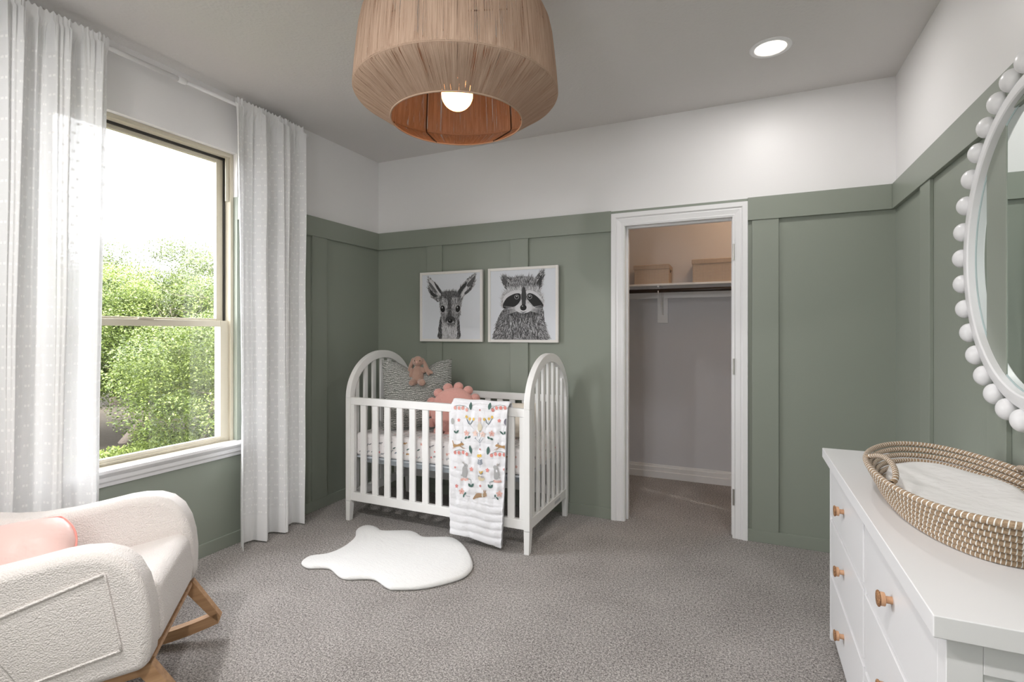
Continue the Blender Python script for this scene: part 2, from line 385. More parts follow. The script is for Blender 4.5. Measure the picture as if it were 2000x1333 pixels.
mb = MB(); mb.box(0, RX0, RY-T, RY, 0, H); mb.box(RX1, W, RY-T, RY, 0, H); mb.box(RX0, RX1, RY-T, RY, 0, RZ0); mb.box(RX0, RX1, RY-T, RY, RZ1, H)
struct('wall_front', mb, mWall)
# exterior brick veneer round the window
BY0, BY1, BZ0, BZ1 = -2.36, -1.275, 0.58, 2.43
mb = MB(); mb.box(-0.30, -T-0.001, RY-T, BY0, -0.9, H); mb.box(-0.30, -T-0.001, BY1, 3.0, -0.9, H); mb.box(-0.30, -T-0.001, BY0, BY1, -0.9, BZ0); mb.box(-0.30, -T-0.001, BY0, BY1, BZ1, H)
struct('wall_outside', mb, mBrick)
# closet shell
struct('wall_closet_back', MB().box(CX0-T, CX1+T, CB, CB+T, 0, H), mClosetWall)
struct('wall_closet_left', MB().box(CX0-T, CX0, T, CB, 0, H), mClosetWall)
struct('wall_closet_right', MB().box(CX1, CX1+T, T, CB, 0, H), mClosetWall)
struct('ceiling_closet', MB().box(CX0-T, CX1+T, T, CB+T, H, H+0.15), mCeil)
mb = MB(); mb.prism([(CB, 0), (CB, 0.115), (CB-0.007, 0.115), (CB-0.009, 0.098), (CB-0.018, 0.094), (CB-0.018, 0.060), (CB-0.024, 0.055), (CB-0.024, 0.0)], 'x', CX0, CX1)
struct('baseboard_closet', mb, mWhitePaint)

# board-and-batten trim
tn = [0]
def trim(mb, m=mGreen, bevel=0.0015):
    tn[0] += 1; return struct('trim_%d' % tn[0], mb, m, bevel=bevel)
RT_, BT_ = 0.021, 0.015
mb = MB(); mb.box(0, RT_, RY, WY0-0.001, 1.99, ZR); trim(mb)
trim(MB().box(0, RT_, WY1+0.001, 0, 1.99, ZR))
trim(MB().box(RT_, 2.01, -RT_, 0, 1.99, ZR))
trim(MB().box(2.868, W-RT_, -RT_, 0, 1.99, ZR))
trim(MB().box(W-RT_, W, RY, 0, 1.99, ZR))
for y0 in (-0.75, -3.0, -3.75): trim(MB().box(0, BT_, y0, y0+0.145, 0.075, 1.99))
for x0, x1 in ((0.50, 0.645), (1.245, 1.39), (2.892, 3.04)): trim(MB().box(x0, x1, -BT_, 0, 0.075, 1.99))
for k in range(5): trim(MB().box(W-BT_, W, -0.64-0.745*k, -0.495-0.745*k, 0.075, 1.99))
mb = MB(); mb.box(0, 0.016, RY, 0, 0, 0.075); struct('baseboard_left', mb, mGreen, bevel=0.002)
mb = MB(); mb.box(0.016, 2.01, -0.016, 0, 0, 0.075); mb.box(2.868, W-0.016, -0.016, 0, 0, 0.075); struct('baseboard_back', mb, mGreen, bevel=0.002)
mb = MB(); mb.box(W-0.016, W, RY, 0, 0, 0.075); struct('baseboard_right', mb, mGreen, bevel=0.002)

# closet doorway: jambs, casing, hinges
d = empty('door_1', (2.44, 0, 0), kind='structure')
def rel(o, p):
    o.parent = p; o.matrix_parent_inverse = Matrix.Identity(4); o.location = o.location - p.location; return o
def P_(mb, name, m, parent, **kw): return rel(mb.build(name, m, **kw), parent)
mb = MB(); mb.box(DX0, 2.104, 0.0, T, 0, DZ); mb.box(2.785, DX1, 0.0, T, 0, DZ); mb.box(2.104, 2.785, 0.0, T, 2.024, DZ)
P_(mb, 'jamb', mWhitePaint, d)
mb = MB(); mb.box(2.104, 2.116, 0.045, 0.08, 0, 2.012); mb.box(2.773, 2.785, 0.045, 0.08, 0, 2.012); mb.box(2.104, 2.785, 0.045, 0.08, 2.012, 2.024)
P_(mb, 'door_stop', mWhitePaint, d)
prof = [(0, 0), (0, 0.010), (0.012, 0.014), (0.018, 0.011), (0.045, 0.017), (0.052, 0.014), (0.060, 0.022), (0.088, 0.022), (0.090, 0)]
def casing_path(x0, x1, zt, depth_sign, y0):
    """mitred casing: inner edges x0,x1,zt"""
    P = []
    for (o, h) in prof:
        y = y0+depth_sign*h
        P.append([(x0-o, y, 0), (x0-o, y, zt+o), (x1+o, y, zt+o), (x1+o, y, 0)])
    return P
mb = MB(); mb.grid(casing_path(2.100, 2.780, 2.022, -1, 0.0), cu=True); P_(mb, 'casing', mWhitePaint, d)
mb = MB(); mb.grid(casing_path(2.100, 2.780, 2.022, 1, T), cu=True); P_(mb, 'casing', mWhitePaint, d)
for z in (0.26, 1.08, 1.80):
    h = P_(MB().lathe([(0.006, -0.05), (0.006, 0.05)], (2.787, -0.016, z), 10).box(2.781, 2.793, -0.017, -0.014, z-0.048, z+0.048), 'hinge', mHinge, d); h['label'] = 'small satin metal hinge'

# window
wd = empty('window_1', (0, -1.82, WZ0), kind='structure')
F0, F1, G0, G1 = WY0, WY1, WZ0, WZ1
def ring(mb, x0, x1, y0, y1, z0, z1, wl, wr, wb, wt):
    mb.box(x0, x1, y0, y0+wl, z0, z1); mb.box(x0, x1, y1-wr, y1, z0, z1); mb.box(x0, x1, y0+wl, y1-wr, z0, z0+wb); mb.box(x0, x1, y0+wl, y1-wr, z1-wt, z1); return mb
P_(ring(MB(), -0.12, -0.033, F0, F1, G0, G1, 0.020, 0.020, 0.018, 0.024), 'frame', mBeige, wd, bevel=0.002)
P_(ring(MB(), -0.088, -0.080, F0+0.02, F1-0.02, 1.35, G1-0.024, 0.012, 0.012, 0.001, 0.014), 'track', mDark, wd)
mb = ring(MB(), -0.078, -0.052, F0+0.02, F1-0.02, G0+0.018, 1.366, 0.052, 0.052, 0.034, 0.036)
mb.box(-0.066, -0.046, F0+0.05, F1-0.05, G0+0.030, G0+0.036)
s1 = P_(mb, 'lower_sash', mBeige, wd, bevel=0.002)
mb = ring(MB(), -0.114, -0.090, F0+0.02, F1-0.02, 1.345, G1-0.024, 0.052, 0.052, 0.034, 0.036)
s2 = P_(mb, 'upper_sash', mBeige, wd, bevel=0.002)
mb = MB(); mb.box(-0.052, -0.046, F1-0.0202-0.022, F1-0.0202, 2.10, G1-0.0242); P_(mb, 'track_cover', mBeige, wd)
def sub(mb, name, m, parent, **kw):
    o = mb.build(name, m, **kw); o.parent = parent; o.location = -(parent.location+parent.parent.location) if parent.parent else -parent.location; return o
sub(MB().box(-0.066, -0.063, F0+0.07, F1-0.07, G0+0.05, 1.332), 'pane', mGlass, s1)
sub(MB().box(-0.103, -0.100, F0+0.07, F1-0.07, 1.377, G1-0.058), 'pane', mGlass, s2)
sub(MB().box(-0.056, -0.044, -1.88, -1.80, 1.366, 1.374), 'latch', mBeige, s1)
# added window, unseen behind the camera, lets in daylight to brighten the room
w2 = empty('added_fill_window', (2.15, RY, RZ0), kind='structure')
def ringy(mb, y0, y1, x0, x1, z0, z1, f):
    mb.box(x0, x0+f, y0, y1, z0, z1); mb.box(x1-f, x1, y0, y1, z0, z1); mb.box(x0+f, x1-f, y0, y1, z0, z0+f); mb.box(x0+f, x1-f, y0, y1, z1-f, z1); return mb
fr2 = ringy(MB(), RY-T, RY-0.03, RX0, RX1, RZ0, RZ1, 0.045); fr2.box(2.14, 2.16, RY-0.09, RY-0.05, RZ0+0.045, RZ1-0.045)
P_(fr2, 'frame', mBeige, w2, bevel=0.002)
P_(MB().box(RX0+0.04, RX1-0.04, RY-0.072, RY-0.068, RZ0+0.04, RZ1-0.04), 'pane', mGlass, w2)
# sill: stool + moulded apron
mb = MB(); mb.box(-0.034, 0.052, WY0-0.055, WY1+0.055, WZ0-0.001, WZ0+0.017)
ap = [(0, 0.540), (0.010, 0.540), (0.014, 0.560), (0.024, 0.568), (0.026, 0.590), (0.036, 0.598), (0.042, 0.611), (0, 0.611)]
mb.grid([[(x, y, z) for y in (WY0-0.045, WY1+0.045)] for x, z in ap], cu=True)
n0 = len(mb.v)-len(ap)*2
mb.f.append([n0+2*i for i in range(len(ap))]); mb.mi.append(0); mb.uv += [(0, 0)]*len(ap); mb.col.append((1, 1, 1))
mb.f.append([n0+2*i+1 for i in range(len(ap))]); mb.mi.append(0); mb.uv += [(0, 0)]*len(ap); mb.col.append((1, 1, 1))
P_(mb, 'sill', mWhitePaint, wd, bevel=0.003)

# ---------------------------------------------------------------- curtains and rod
def curtain(name, ytop, ybot, label, nf, phase, side, amp=(0.022, 0.048), ztop=2.672, zbot=0.012):
    """ytop=(y at left edge, y at right edge) at the rod; gathered sheet with folds"""
    mb = MB(); NU, NV = 420, 90; P = []; clothw = 1.25
    zs = [ztop+0.022, ztop+0.010, ztop, ztop-0.012, ztop-0.03] + [ztop-0.03-(ztop-0.03-zbot)*(k/(NV-5)) for k in range(1, NV-4)]
    for i in range(NU+1):
        s = i/NU; row = []
        for z in zs:
            t = min(1, max(0, (ztop-z)/(ztop-zbot))); tt = t**0.6
            ya = ytop[0]*(1-t)+ybot[0]*t; yb = ytop[1]*(1-t)+ybot[1]*t
            ph = 2*PI*nf*s+phase
            big = math.sin(ph+0.5*math.sin(ph*0.5+1.3)); big = math.tanh(1.7*big)/math.tanh(1.7)
            small = math.sin(2*PI*nf*2.6*s+1.7+phase+0.4*math.sin(t*3))+0.5*math.sin(2*PI*nf*5.3*s+phase*2)
            hd = max(0, 1-t*14)
            x = 0.098 + big*(amp[0]*(1-tt)+amp[1]*tt) + small*(0.010*(1-tt)+0.004) + 0.030*tt
            x += hd*(0.007*math.sin(2*PI*nf*9*s+3*phase)+0.004*math.sin(2*PI*nf*17*s))
            x = max(x, 0.0955+0.003*math.sin(ph*3)) if z > ztop-0.05 else x
            if z > ztop-0.013: x = 0.100+0.35*(x-0.100)
            y = ya+(yb-ya)*s + 0.013*tt*math.cos(ph*1.0+0.6)*1.3 + 0.006*mnoise.noise(Vector((s*6, z*1.5, phase)))
            x += 0.006*mnoise.noise(Vector((s*9, z*2.2, phase+5)))
            zz = z
            if z > ztop+0.001: zz = z+0.006*math.sin(2*PI*nf*7*s+phase)
            row.append((x, y, zz))
        P.append(row)
    mb.grid(P, uvf=lambda i, j: (i/NU*clothw, zs[min(j, len(zs)-1)]))
    o = mb.build(name, mCurtain, smooth=True, fixn=False); return tag(o, label, 'curtain', 'sheer white window curtains')
curtain('sheer_curtain', (-2.76, -2.092), (-2.80, -2.142), 'white dotted sheer curtain at the near side of the window, behind the armchair', 4.5, 0.4, -1, (0.020, 0.045))
curtain('sheer_curtain', (-1.437, -0.925), (-1.442, -0.968), 'white dotted sheer curtain hanging between the window and the room corner', 3.0, 0.95, 1, (0.020, 0.052))
r = empty('curtain_rod', (0.08, -1.82, 2.658), label='slim white curtain rod mounted just under the ceiling above the window', cat='curtain rod')
P_(MB().tube([(0.08, -2.86, 2.658), (0.08, -1.745, 2.658)], 0.0125, 12), 'pole', mRod, r, smooth=True)
P_(MB().tube([(0.08, -1.745, 2.658), (0.08, -0.868, 2.658)], 0.0100, 12), 'pole', mRod, r, smooth=True)
P_(MB().lathe([(0.011, -0.022), (0.016, -0.020), (0.018, 0.0), (0.016, 0.020), (0.011, 0.022)], (0.08, -1.735, 2.658), 14, 'y'), 'coupler', mRod, r, smooth=True)
for y in (-2.86, -0.868):
    P_(MB().ball((0.08, y, 2.658), 0.017, 14, 10), 'end_cap', mRod, r, smooth=True)
    P_(MB().box(0, 0.085, y-0.022 if y > -1 else y+0.012, y-0.014 if y > -1 else y+0.020, 2.648, 2.668).box(0, 0.005, y-0.028 if y > -1 else y+0.006, y-0.008 if y > -1 else y+0.026, 2.635, 2.69), 'bracket', mRod, r)

# ---------------------------------------------------------------- pendant shade
pc = Vector((1.810, -1.758, 0))
pn = empty('pendant_lamp', (pc.x, pc.y, 2.137), label='large round pendant lamp with string-wound shade hanging from the ceiling', cat='pendant lamp')
out = [(0.2585, 2.137), (0.30, 2.164), (0.35, 2.197), (0.392, 2.224), (0.400, 2.236), (0.399, 2.25), (0.394, 2.31), (0.386, 2.39), (0.378, 2.455), (0.368, 2.500), (0.352, 2.535), (0.328, 2.562), (0.295, 2.580), (0.250, 2.586)]
def shade(mb, prof, n, vs):
    P = [[(pc.x+r*math.cos(2*PI*i/n), pc.y+r*math.sin(2*PI*i/n), z) for i in range(n)] for r, z in prof]
    mb.grid([list(c) for c in zip(*P)], cu=True, uvf=lambda i, j: (i/n, vs*j))
mb = MB(); shade(mb, out[:5], 128, 0.1); P_(mb, 'lower_shade', mThread, pn, smooth=True, fixn=False)
mb = MB(); shade(mb, out[4:], 128, 0.1); P_(mb, 'upper_shade', mThread, pn, smooth=True, fixn=False)
P_(MB().tube([(pc.x+0.2585*math.cos(2*PI*i/96), pc.y+0.2585*math.sin(2*PI*i/96), 2.137) for i in range(96)], 0.0035, 8, closed=True), 'rim_ring', mThread, pn, smooth=True)
P_(MB().tube([(pc.x+0.396*math.cos(2*PI*i/96), pc.y+0.396*math.sin(2*PI*i/96), 2.234) for i in range(96)], 0.003, 8, closed=True), 'rim_ring', mThread, pn, smooth=True)
for k in range(6):
    a = 2*PI*(k+0.36)/6; P_(MB().tube([(pc.x+(r-0.006)*math.cos(a), pc.y+(r-0.006)*math.sin(a), z) for r, z in out], 0.0025, 6), 'wire_rib', mBronze, pn)
for k in range(3):
    a = 2*PI*k/3+0.4; P_(MB().tube([(pc.x, pc.y, 2.575), (pc.x+0.25*math.cos(a), pc.y+0.25*math.sin(a), 2.582)], 0.003, 6), 'spider_arm', mBronze, pn)
P_(MB().lathe([(0.02, 2.30), (0.022, 2.36), (0.012, 2.37), (0.006, 2.375), (0.006, 2.715), (0.055, 2.72), (0.06, 2.74)], (pc.x, pc.y, 0), 24), 'stem', mBronze, pn, smooth=True)
P_(MB().ball((pc.x, pc.y, 2.243), 0.0625, 32, 20), 'bulb', mBulb, pn, smooth=True)

# ---------------------------------------------------------------- recessed lights
def can(x, y, label, on=True):
    c = empty('recessed_light', (x, y, H), label=label, cat='ceiling light', group=None)
    mb = MB(); mb.lathe([(0.098, 0), (0.098, -0.004), (0.090, -0.008), (0.076, -0.007), (0.070, 0.0), (0.070, 0.0)], (x, y, H), 48, cap=False)
    P_(mb, 'trim_ring', mRod, c, smooth=True)
    P_(MB().lathe([(0.071, 0), (0.060, -0.004), (0.03, -0.005), (0.0005, -0.0055)], (x, y, H-0.0006), 48), 'lens', mLens, c, smooth=True)
    ld = bpy.data.lights.new('recessed_lamp', 'AREA'); ld.shape = 'DISK'; ld.size = 0.13; ld.energy = FILL_CAN_W if y < -2 else 5.0; ld.color = (1.0, 0.965, 0.94)
    lo = bpy.data.objects.new('recessed_lamp', ld); COL.objects.link(lo); lo.location = (x, y, H-0.012)
can(2.970, -0.618, 'round white recessed ceiling light glowing above the closet end of the room')
can(2.40, -3.45, 'added round recessed fill light, unseen behind the camera on the dresser side')  # added out of view to raise the room brightness
can(1.05, -3.45, 'added round recessed fill light, unseen behind the camera on the window side')  # second added fill can, also out of view
# closet ceiling fixture (out of sight above the doorway)
c = empty('closet_light', (3.05, 0.62, H), label='small round flush ceiling light inside the closet, hidden above the doorway', cat='ceiling light')
P_(MB().lathe([(0.09, 0), (0.10, -0.02), (0.08, -0.06), (0.03, -0.08), (0.001, -0.082)], (3.05, 0.62, H), 32), 'glass_dome', mLens, c, smooth=True)
ld = bpy.data.lights.new('closet_lamp', 'POINT'); ld.energy = CLOSET_W; ld.color = (1.0, 0.62, 0.34); ld.shadow_soft_size = 0.08
lo = bpy.data.objects.new('closet_lamp', ld); COL.objects.link(lo); lo.location = (3.05, 0.62, H-0.20)

# ---------------------------------------------------------------- closet shelf, rod, boxes
s = empty('closet_shelf', (2.4, CB, 1.70), label='white closet shelf on a wall cleat with a centre bracket', cat='shelf')
P_(MB().box(CX0, CX1, 0.88, CB, 1.682, 1.700), 'shelf_board', mWhitePaint, s, bevel=0.003)
P_(MB().box(CX0, CX1, CB-0.018, CB, 1.593, 1.682), 'cleat', mWhitePaint, s, bevel=0.002)
P_(MB().box(2.145, 2.235, CB-0.022, CB, 1.375, 1.593), 'mounting_plate', mWhitePaint, s, bevel=0.002)
mb = MB(); q = [(0.885, 1.682), (0.885, 1.672), (1.150, 1.672), (1.150, 1.43), (1.158, 1.40), (1.158, 1.682)]
mb.prism([(0.885, 1.682), (0.885, 1.671), (1.150, 1.671), (1.150, 1.44), (1.158, 1.44), (1.158, 1.682)], 'x', 2.184, 2.200)
mb.prism([(0.93, 1.672), (0.95, 1.672), (1.155, 1.47), (1.155, 1.44)], 'x', 2.187, 2.197)
mb.tube([(2.192, 0.905+0.022*math.cos(a), 1.640+0.022*math.sin(a)) for a in [PI*1.0+PI*1.15*k/10 for k in range(11)]]+[(2.192, 0.93, 1.675)], 0.0055, 8)
P_(mb, 'bracket', mRod, s, bevel=0.001)
rd = tag(MB().tube([(CX0+0.001, 0.905, 1.641), (CX1-0.001, 0.905, 1.641)], 0.016, 16).build('hanging_rod', mBronze, smooth=True), 'dark bronze closet hanging rod under the white shelf', 'rod')
def sbox(x0, x1, y0, y1, h, rz, label):
    cx, cy = (x0+x1)/2, (y0+y1)/2
    b = empty('storage_box', (cx, cy, 1.700), rz, label, 'storage box', 'woven lidded boxes on the closet shelf')
    a, c_ = (x1-x0)/2, (y1-y0)/2
    o = MB().box(-a, a, -c_, c_, 0.0005, h-0.012).build('box_body', mPalm, b, bevel=0.004)
    o = MB().box(-a-0.006, a+0.006, -c_-0.006, c_+0.006, h-0.040, h).build('lid', mPalm, b, bevel=0.006)
    o = MB().box(a-0.0005, a+0.0012, -0.026, 0.026, h-0.062, h-0.042).build('hand_hole', mDark, b); o['label'] = 'dark oval hand hole'
sbox(1.985, 2.270, 0.925, 1.155, 0.165, 0.02, 'smaller woven lidded box at the left end of the closet shelf in view')
sbox(2.462, 2.885, 0.905, 1.160, 0.188, 0.0, 'larger woven lidded box on the closet shelf beside the right door jamb')

# ---------------------------------------------------------------- framed prints
def inpoly(px, py, poly):
    c = False; n = len(poly); j = n-1
    for i in range(n):
        xi, yi = poly[i]; xj, yj = poly[j]
        if ((yi > py) != (yj > py)) and (px < (xj-xi)*(py-yi)/(yj-yi)+xi): c = not c
        j = i
    return c
def smooth_poly(pts, k=4):
    n = len(pts); out_ = []
    for i in range(n):
        p0, p1, p2, p3 = [np.array(pts[(i+q) % n], float) for q in (-1, 0, 1, 2)]
        for s_ in range(k):
            t = s_/k; out_.append(tuple(0.5*((2*p1)+(-p0+p2)*t+(2*p0-5*p1+4*p2-p3)*t*t+(-p0+3*p1-3*p2+p3)*t**3)))
    return out_
class Art:
    """flat drawing in unit coordinates u right, v up, laid on a print of size wdt x hgt"""
    def __init__(s, tf): s.mb = MB(); s.tf = tf; s.k = 0; s.reg = []
    def P(s, pts, dz): return [(s.tf[0]+u*s.tf[2], -s.tf[4]-dz, s.tf[1]+v*s.tf[3]) for u, v in pts]
    def poly(s, pts, g):
        s.k += 1; s.mb.add(s.P(pts, 0.00004*s.k), [list(range(len(pts)))], 0, None, (g, g, g*1.04))
    def ell(s, u, v, ru, rv, g, rot=0, n=20):
        s.poly([(u+ru*math.cos(a)*math.cos(rot)-rv*math.sin(a)*math.sin(rot), v+ru*math.cos(a)*math.sin(rot)+rv*math.sin(a)*math.cos(rot)) for a in [2*PI*i/n for i in range(n)]], g)
    def strokes(s, region, n, dirf, ln, wd_, gf):
        us = [p[0] for p in region]; vs_ = [p[1] for p in region]; s.k += 1; c = 0
        base = 0.00004*s.k; s.k += 3
        while c < n:
            u = random.uniform(min(us), max(us)); v = random.uniform(min(vs_), max(vs_))
            if not inpoly(u, v, region): continue
            c += 1
            a = dirf(u, v)+random.gauss(0, 0.25); L = ln*random.uniform(0.5, 1.4); ww = wd_*random.uniform(0.6, 1.3)
            du, dv = math.cos(a), math.sin(a); g = gf(u, v)
            s.mb.add(s.P([(u-dv*ww, v+du*ww), (u+dv*ww, v-du*ww), (u+du*L, max(0.002, v+dv*L))], base+0.0001*random.random()), [(0, 1, 2)], 0, None, (g, g, g*1.04))
def frame_picture(name, x0, x1, z0, z1, label):
    cx = (x0+x1)/2; f = empty(name, (cx, -0.019, z0), label=label, cat='framed picture', group=None)
    D_ = 0.036; yb = -0.0125; b = 0.020
    mb = MB(); mb.box(x0, x0+b, -D_, yb, z0, z1); mb.box(x1-b, x1, -D_, yb, z0, z1); mb.box(x0+b, x1-b, -D_, yb, z0, z0+b); mb.box(x0+b, x1-b, -D_, yb, z1-b, z1)
    P_(mb, 'frame', M('picture_frame_white', (0.80, 0.78, 0.75), 0.4), f, bevel=0.0015)
    P_(MB().box(x0+b*0.9, x1-b*0.9, -0.029, yb, z0+b*0.9, z1-b*0.9), 'paper', mPaper, f)
    return f, (x0+b, z0+b, x1-x0-2*b, z1-z0-2*b, 0.0291)
f1, tf1 = frame_picture('framed_print', 0.448, 1.019, 1.220, 1.776, 'square white-framed black-and-white print of a fawn on the sage wall')
A = Art(tf1)
def dm(p):
    X, Y = p; u = (X-260)/658.0; top = 218-36*u; return (u, 1-(Y-top)/(958-top))
def D(pts, k=3): return smooth_poly([dm(p) for p in pts], k)
earL = D([(330, 245), (345, 250), (385, 280), (440, 335), (478, 385), (495, 420), (485, 470), (455, 530), (400, 500), (352, 440), (332, 350)])
earR = D([(655, 430), (690, 365), (740, 300), (800, 240), (862, 200), (868, 250), (850, 340), (800, 410), (745, 455), (703, 540), (690, 470)])
neck = D([(475, 690), (457, 800), (448, 880), (460, 957), (685, 957), (695, 850), (685, 715), (640, 740), (520, 740)], 2)
head = D([(480, 450), (500, 415), (560, 404), (640, 405), (668, 430), (698, 470), (710, 540), (700, 620), (688, 690), (662, 735), (630, 782), (585, 797), (545, 772), (500, 725), (478, 650), (465, 560), (470, 490)])
A.poly(earL, 0.30); A.strokes(earL, 380, lambda u, v: 2.2, 0.05, 0.006, lambda u, v: random.choice([0.05, 0.12, 0.5, 0.62, 0.3]))
A.poly(D([(345, 260), (430, 335), (480, 410), (470, 460), (420, 400), (360, 330)]), 0.62); A.poly(D([(400, 290), (470, 380), (490, 430), (465, 420), (420, 350)]), 0.06)
A.poly(D([(350, 380), (400, 430), (440, 460), (400, 470), (360, 440)]), 0.05); A.poly(D([(350, 300), (400, 360), (440, 420), (400, 400), (355, 350)]), 0.14)
A.poly(earR, 0.32); A.strokes(earR, 380, lambda u, v: 0.95, 0.05, 0.006, lambda u, v: random.choice([0.05, 0.12, 0.5, 0.62, 0.3]))
A.poly(D([(668, 425), (700, 360), (760, 300), (770, 320), (720, 400), (690, 460)]), 0.05); A.poly(D([(700, 500), (720, 420), (770, 340), (790, 330), (760, 410), (720, 470)]), 0.62)
A.poly(D([(770, 330), (840, 240), (862, 225), (850, 290), (800, 350)]), 0.10); A.poly(D([(745, 420), (800, 370), (845, 330), (800, 400), (760, 440)]), 0.08)
A.poly(neck, 0.40)
A.strokes(neck, 1300, lambda u, v: -PI/2+(u-0.48)*-1.2, 0.06, 0.004, lambda u, v: (random.uniform(0.02, 0.10) if abs(u-0.48) > 0.135 else random.choice([0.55, 0.65, 0.2, 0.45, 0.6])))
A.poly(head, 0.22)
def dg(u, v):
    cx = abs(u-0.485-0.0)
    if v > 0.62: b = 0.11
    elif cx < 0.035: b = 0.08
    elif v > 0.40 and cx < 0.13: b = 0.36
    elif v > 0.30: b = 0.22
    else: b = 0.16
    return max(0.015, b*random.choice([0.35, 0.8, 1.2, 1.9]))
A.strokes(head, 2200, lambda u, v: PI/2+(u-0.49)*-2.0 if v > 0.45 else -PI/2+(u-0.49)*2, 0.045, 0.0035, dg)
for (ex, ey) in ((500, 608), (672, 606)):
    e = dm((ex, ey)); A.ell(*e, 0.052, 0.062, 0.42); A.ell(*e, 0.040, 0.054, 0.012, 0.2 if ex < 600 else -0.2); A.ell(e[0]-0.008, e[1]+0.02, 0.010, 0.013, 0.45)
e = dm((587, 735)); A.ell(*e, 0.085, 0.06, 0.06); A.ell(e[0], e[1]-0.035, 0.065, 0.03, 0.42); A.ell(e[0], e[1]-0.018, 0.042, 0.032, 0.015); A.ell(e[0]-0.01, e[1]-0.005, 0.012, 0.007, 0.3); A.poly([(e[0]-0.06, e[1]-0.052), (e[0]+0.06, e[1]-0.052), (e[0]+0.04, e[1]-0.060), (e[0]-0.04, e[1]-0.060)], 0.03)
P_(A.mb, 'fawn_drawing', mInk, f1, fixn=False)
f2, tf2 = frame_picture('framed_print', 1.068, 1.632, 1.219, 1.778, 'square white-framed black-and-white print of a raccoon on the sage wall')
A = Art(tf2)
def rm_(p):
    X, Y = p; u = (X-1045)/735.0; top = 175-35*u; return (u, 1-(Y-top)/(965-top))
def Rp(pts, k=3): return smooth_poly([rm_(p) for p in pts], k)
body = Rp([(1215, 600), (1150, 680), (1118, 760), (1100, 850), (1100, 964), (1690, 964), (1672, 850), (1655, 700), (1640, 600), (1520, 600), (1330, 610)], 2)
rhead = Rp([(1235, 380), (1290, 265), (1345, 242), (1440, 236), (1535, 242), (1562, 300), (1610, 400), (1642, 470), (1650, 560), (1630, 605), (1525, 615), (1430, 662), (1330, 612), (1185, 605), (1170, 520), (1188, 430)])
rel_ = Rp([(1178, 240), (1215, 228), (1260, 250), (1310, 275), (1290, 340), (1232, 385), (1190, 320)])
rer = Rp([(1540, 300), (1590, 205), (1635, 172), (1650, 230), (1632, 330), (1605, 415), (1560, 370)])
A.poly(body, 0.16)
A.strokes(body, 2800, lambda u, v: -PI/2+(u-0.48)*1.1*(-1 if v < 0.25 else 1)*-0.6, 0.075, 0.0042, lambda u, v: random.choice([0.02, 0.03, 0.06, 0.11, 0.25, 0.42, 0.55])*(0.45 if (v > 0.36 and abs(u-0.5) < 0.3) else 1))
A.strokes(Rp([(1110, 760), (1100, 964), (1200, 964), (1200, 700)], 1), 250, lambda u, v: -2.5, 0.05, 0.003, lambda u, v: random.choice([0.05, 0.1, 0.5]))
A.strokes(Rp([(1600, 700), (1600, 964), (1685, 964), (1665, 750)], 1), 250, lambda u, v: -0.7, 0.05, 0.003, lambda u, v: random.choice([0.05, 0.1, 0.5]))
for e_, dd in ((rel_, 2.2), (rer, 0.9)):
    A.poly(e_, 0.22); A.strokes(e_, 420, lambda u, v: dd, 0.05, 0.004, lambda u, v: random.choice([0.03, 0.08, 0.2, 0.6]))
A.poly(Rp([(1560, 340), (1600, 260), (1632, 215), (1625, 310), (1590, 390)]), 0.04); A.poly(Rp([(1185, 260), (1210, 250), (1235, 300), (1225, 350), (1200, 320)]), 0.10)
A.poly(rhead, 0.30)
A.strokes(rhead, 1500, lambda u, v: PI/2+(u-0.52)*-2.6, 0.05, 0.004, lambda u, v: (random.choice([0.04, 0.08, 0.16, 0.45]) if v > 0.74 else random.choice([0.55, 0.65, 0.35, 0.62])))
A.poly(Rp([(1200, 470), (1260, 420), (1340, 395), (1400, 400), (1400, 440), (1330, 440), (1240, 480), (1195, 540)]), 0.66); A.poly(Rp([(1460, 400), (1530, 400), (1600, 450), (1645, 520), (1600, 485), (1530, 440), (1465, 435)]), 0.66)
A.poly(Rp([(1188, 570), (1230, 490), (1300, 445), (1350, 430), (1392, 440), (1392, 510), (1340, 575), (1260, 600), (1205, 604)]), 0.018)
A.poly(Rp([(1462, 480), (1480, 432), (1530, 436), (1590, 480), (1645, 560), (1632, 600), (1560, 596), (1505, 540)]), 0.018)
A.poly(Rp([(1412, 370), (1448, 370), (1458, 540), (1404, 540)], 2), 0.05)
A.ell(*rm_((1428, 600)), 0.135, 0.072, 0.68); A.ell(*rm_((1428, 545)), 0.06, 0.06, 0.60); A.poly(Rp([(1415, 420), (1446, 420), (1452, 560), (1408, 560)], 2), 0.05)
A.ell(*rm_((1425, 594)), 0.050, 0.044, 0.012); A.ell(rm_((1415, 578))[0], rm_((1415, 578))[1], 0.012, 0.008, 0.3)
A.poly(Rp([(1385, 636), (1425, 646), (1468, 636), (1425, 655)], 2), 0.05)
for (ex, ey) in ((1350, 472), (1497, 470)):
    e = rm_((ex, ey)); A.ell(*e, 0.036, 0.034, 0.30); A.ell(*e, 0.027, 0.027, 0.012); A.ell(e[0], e[1]+0.010, 0.009, 0.008, 0.8)
for k in range(16):
    sgn = -1 if k % 2 else 1; e0 = rm_((1428+sgn*80, 590+k*3)); a = 0.25-0.05*k; L = random.uniform(0.14, 0.22)
    A.poly([(e0[0], e0[1]), (e0[0]+sgn*L, e0[1]+math.sin(a)*L*0.6), (e0[0]+sgn*L, e0[1]+math.sin(a)*L*0.6-0.002), (e0[0], e0[1]-0.006)], 0.62)
P_(A.mb, 'raccoon_drawing', mInk, f2, fixn=False)

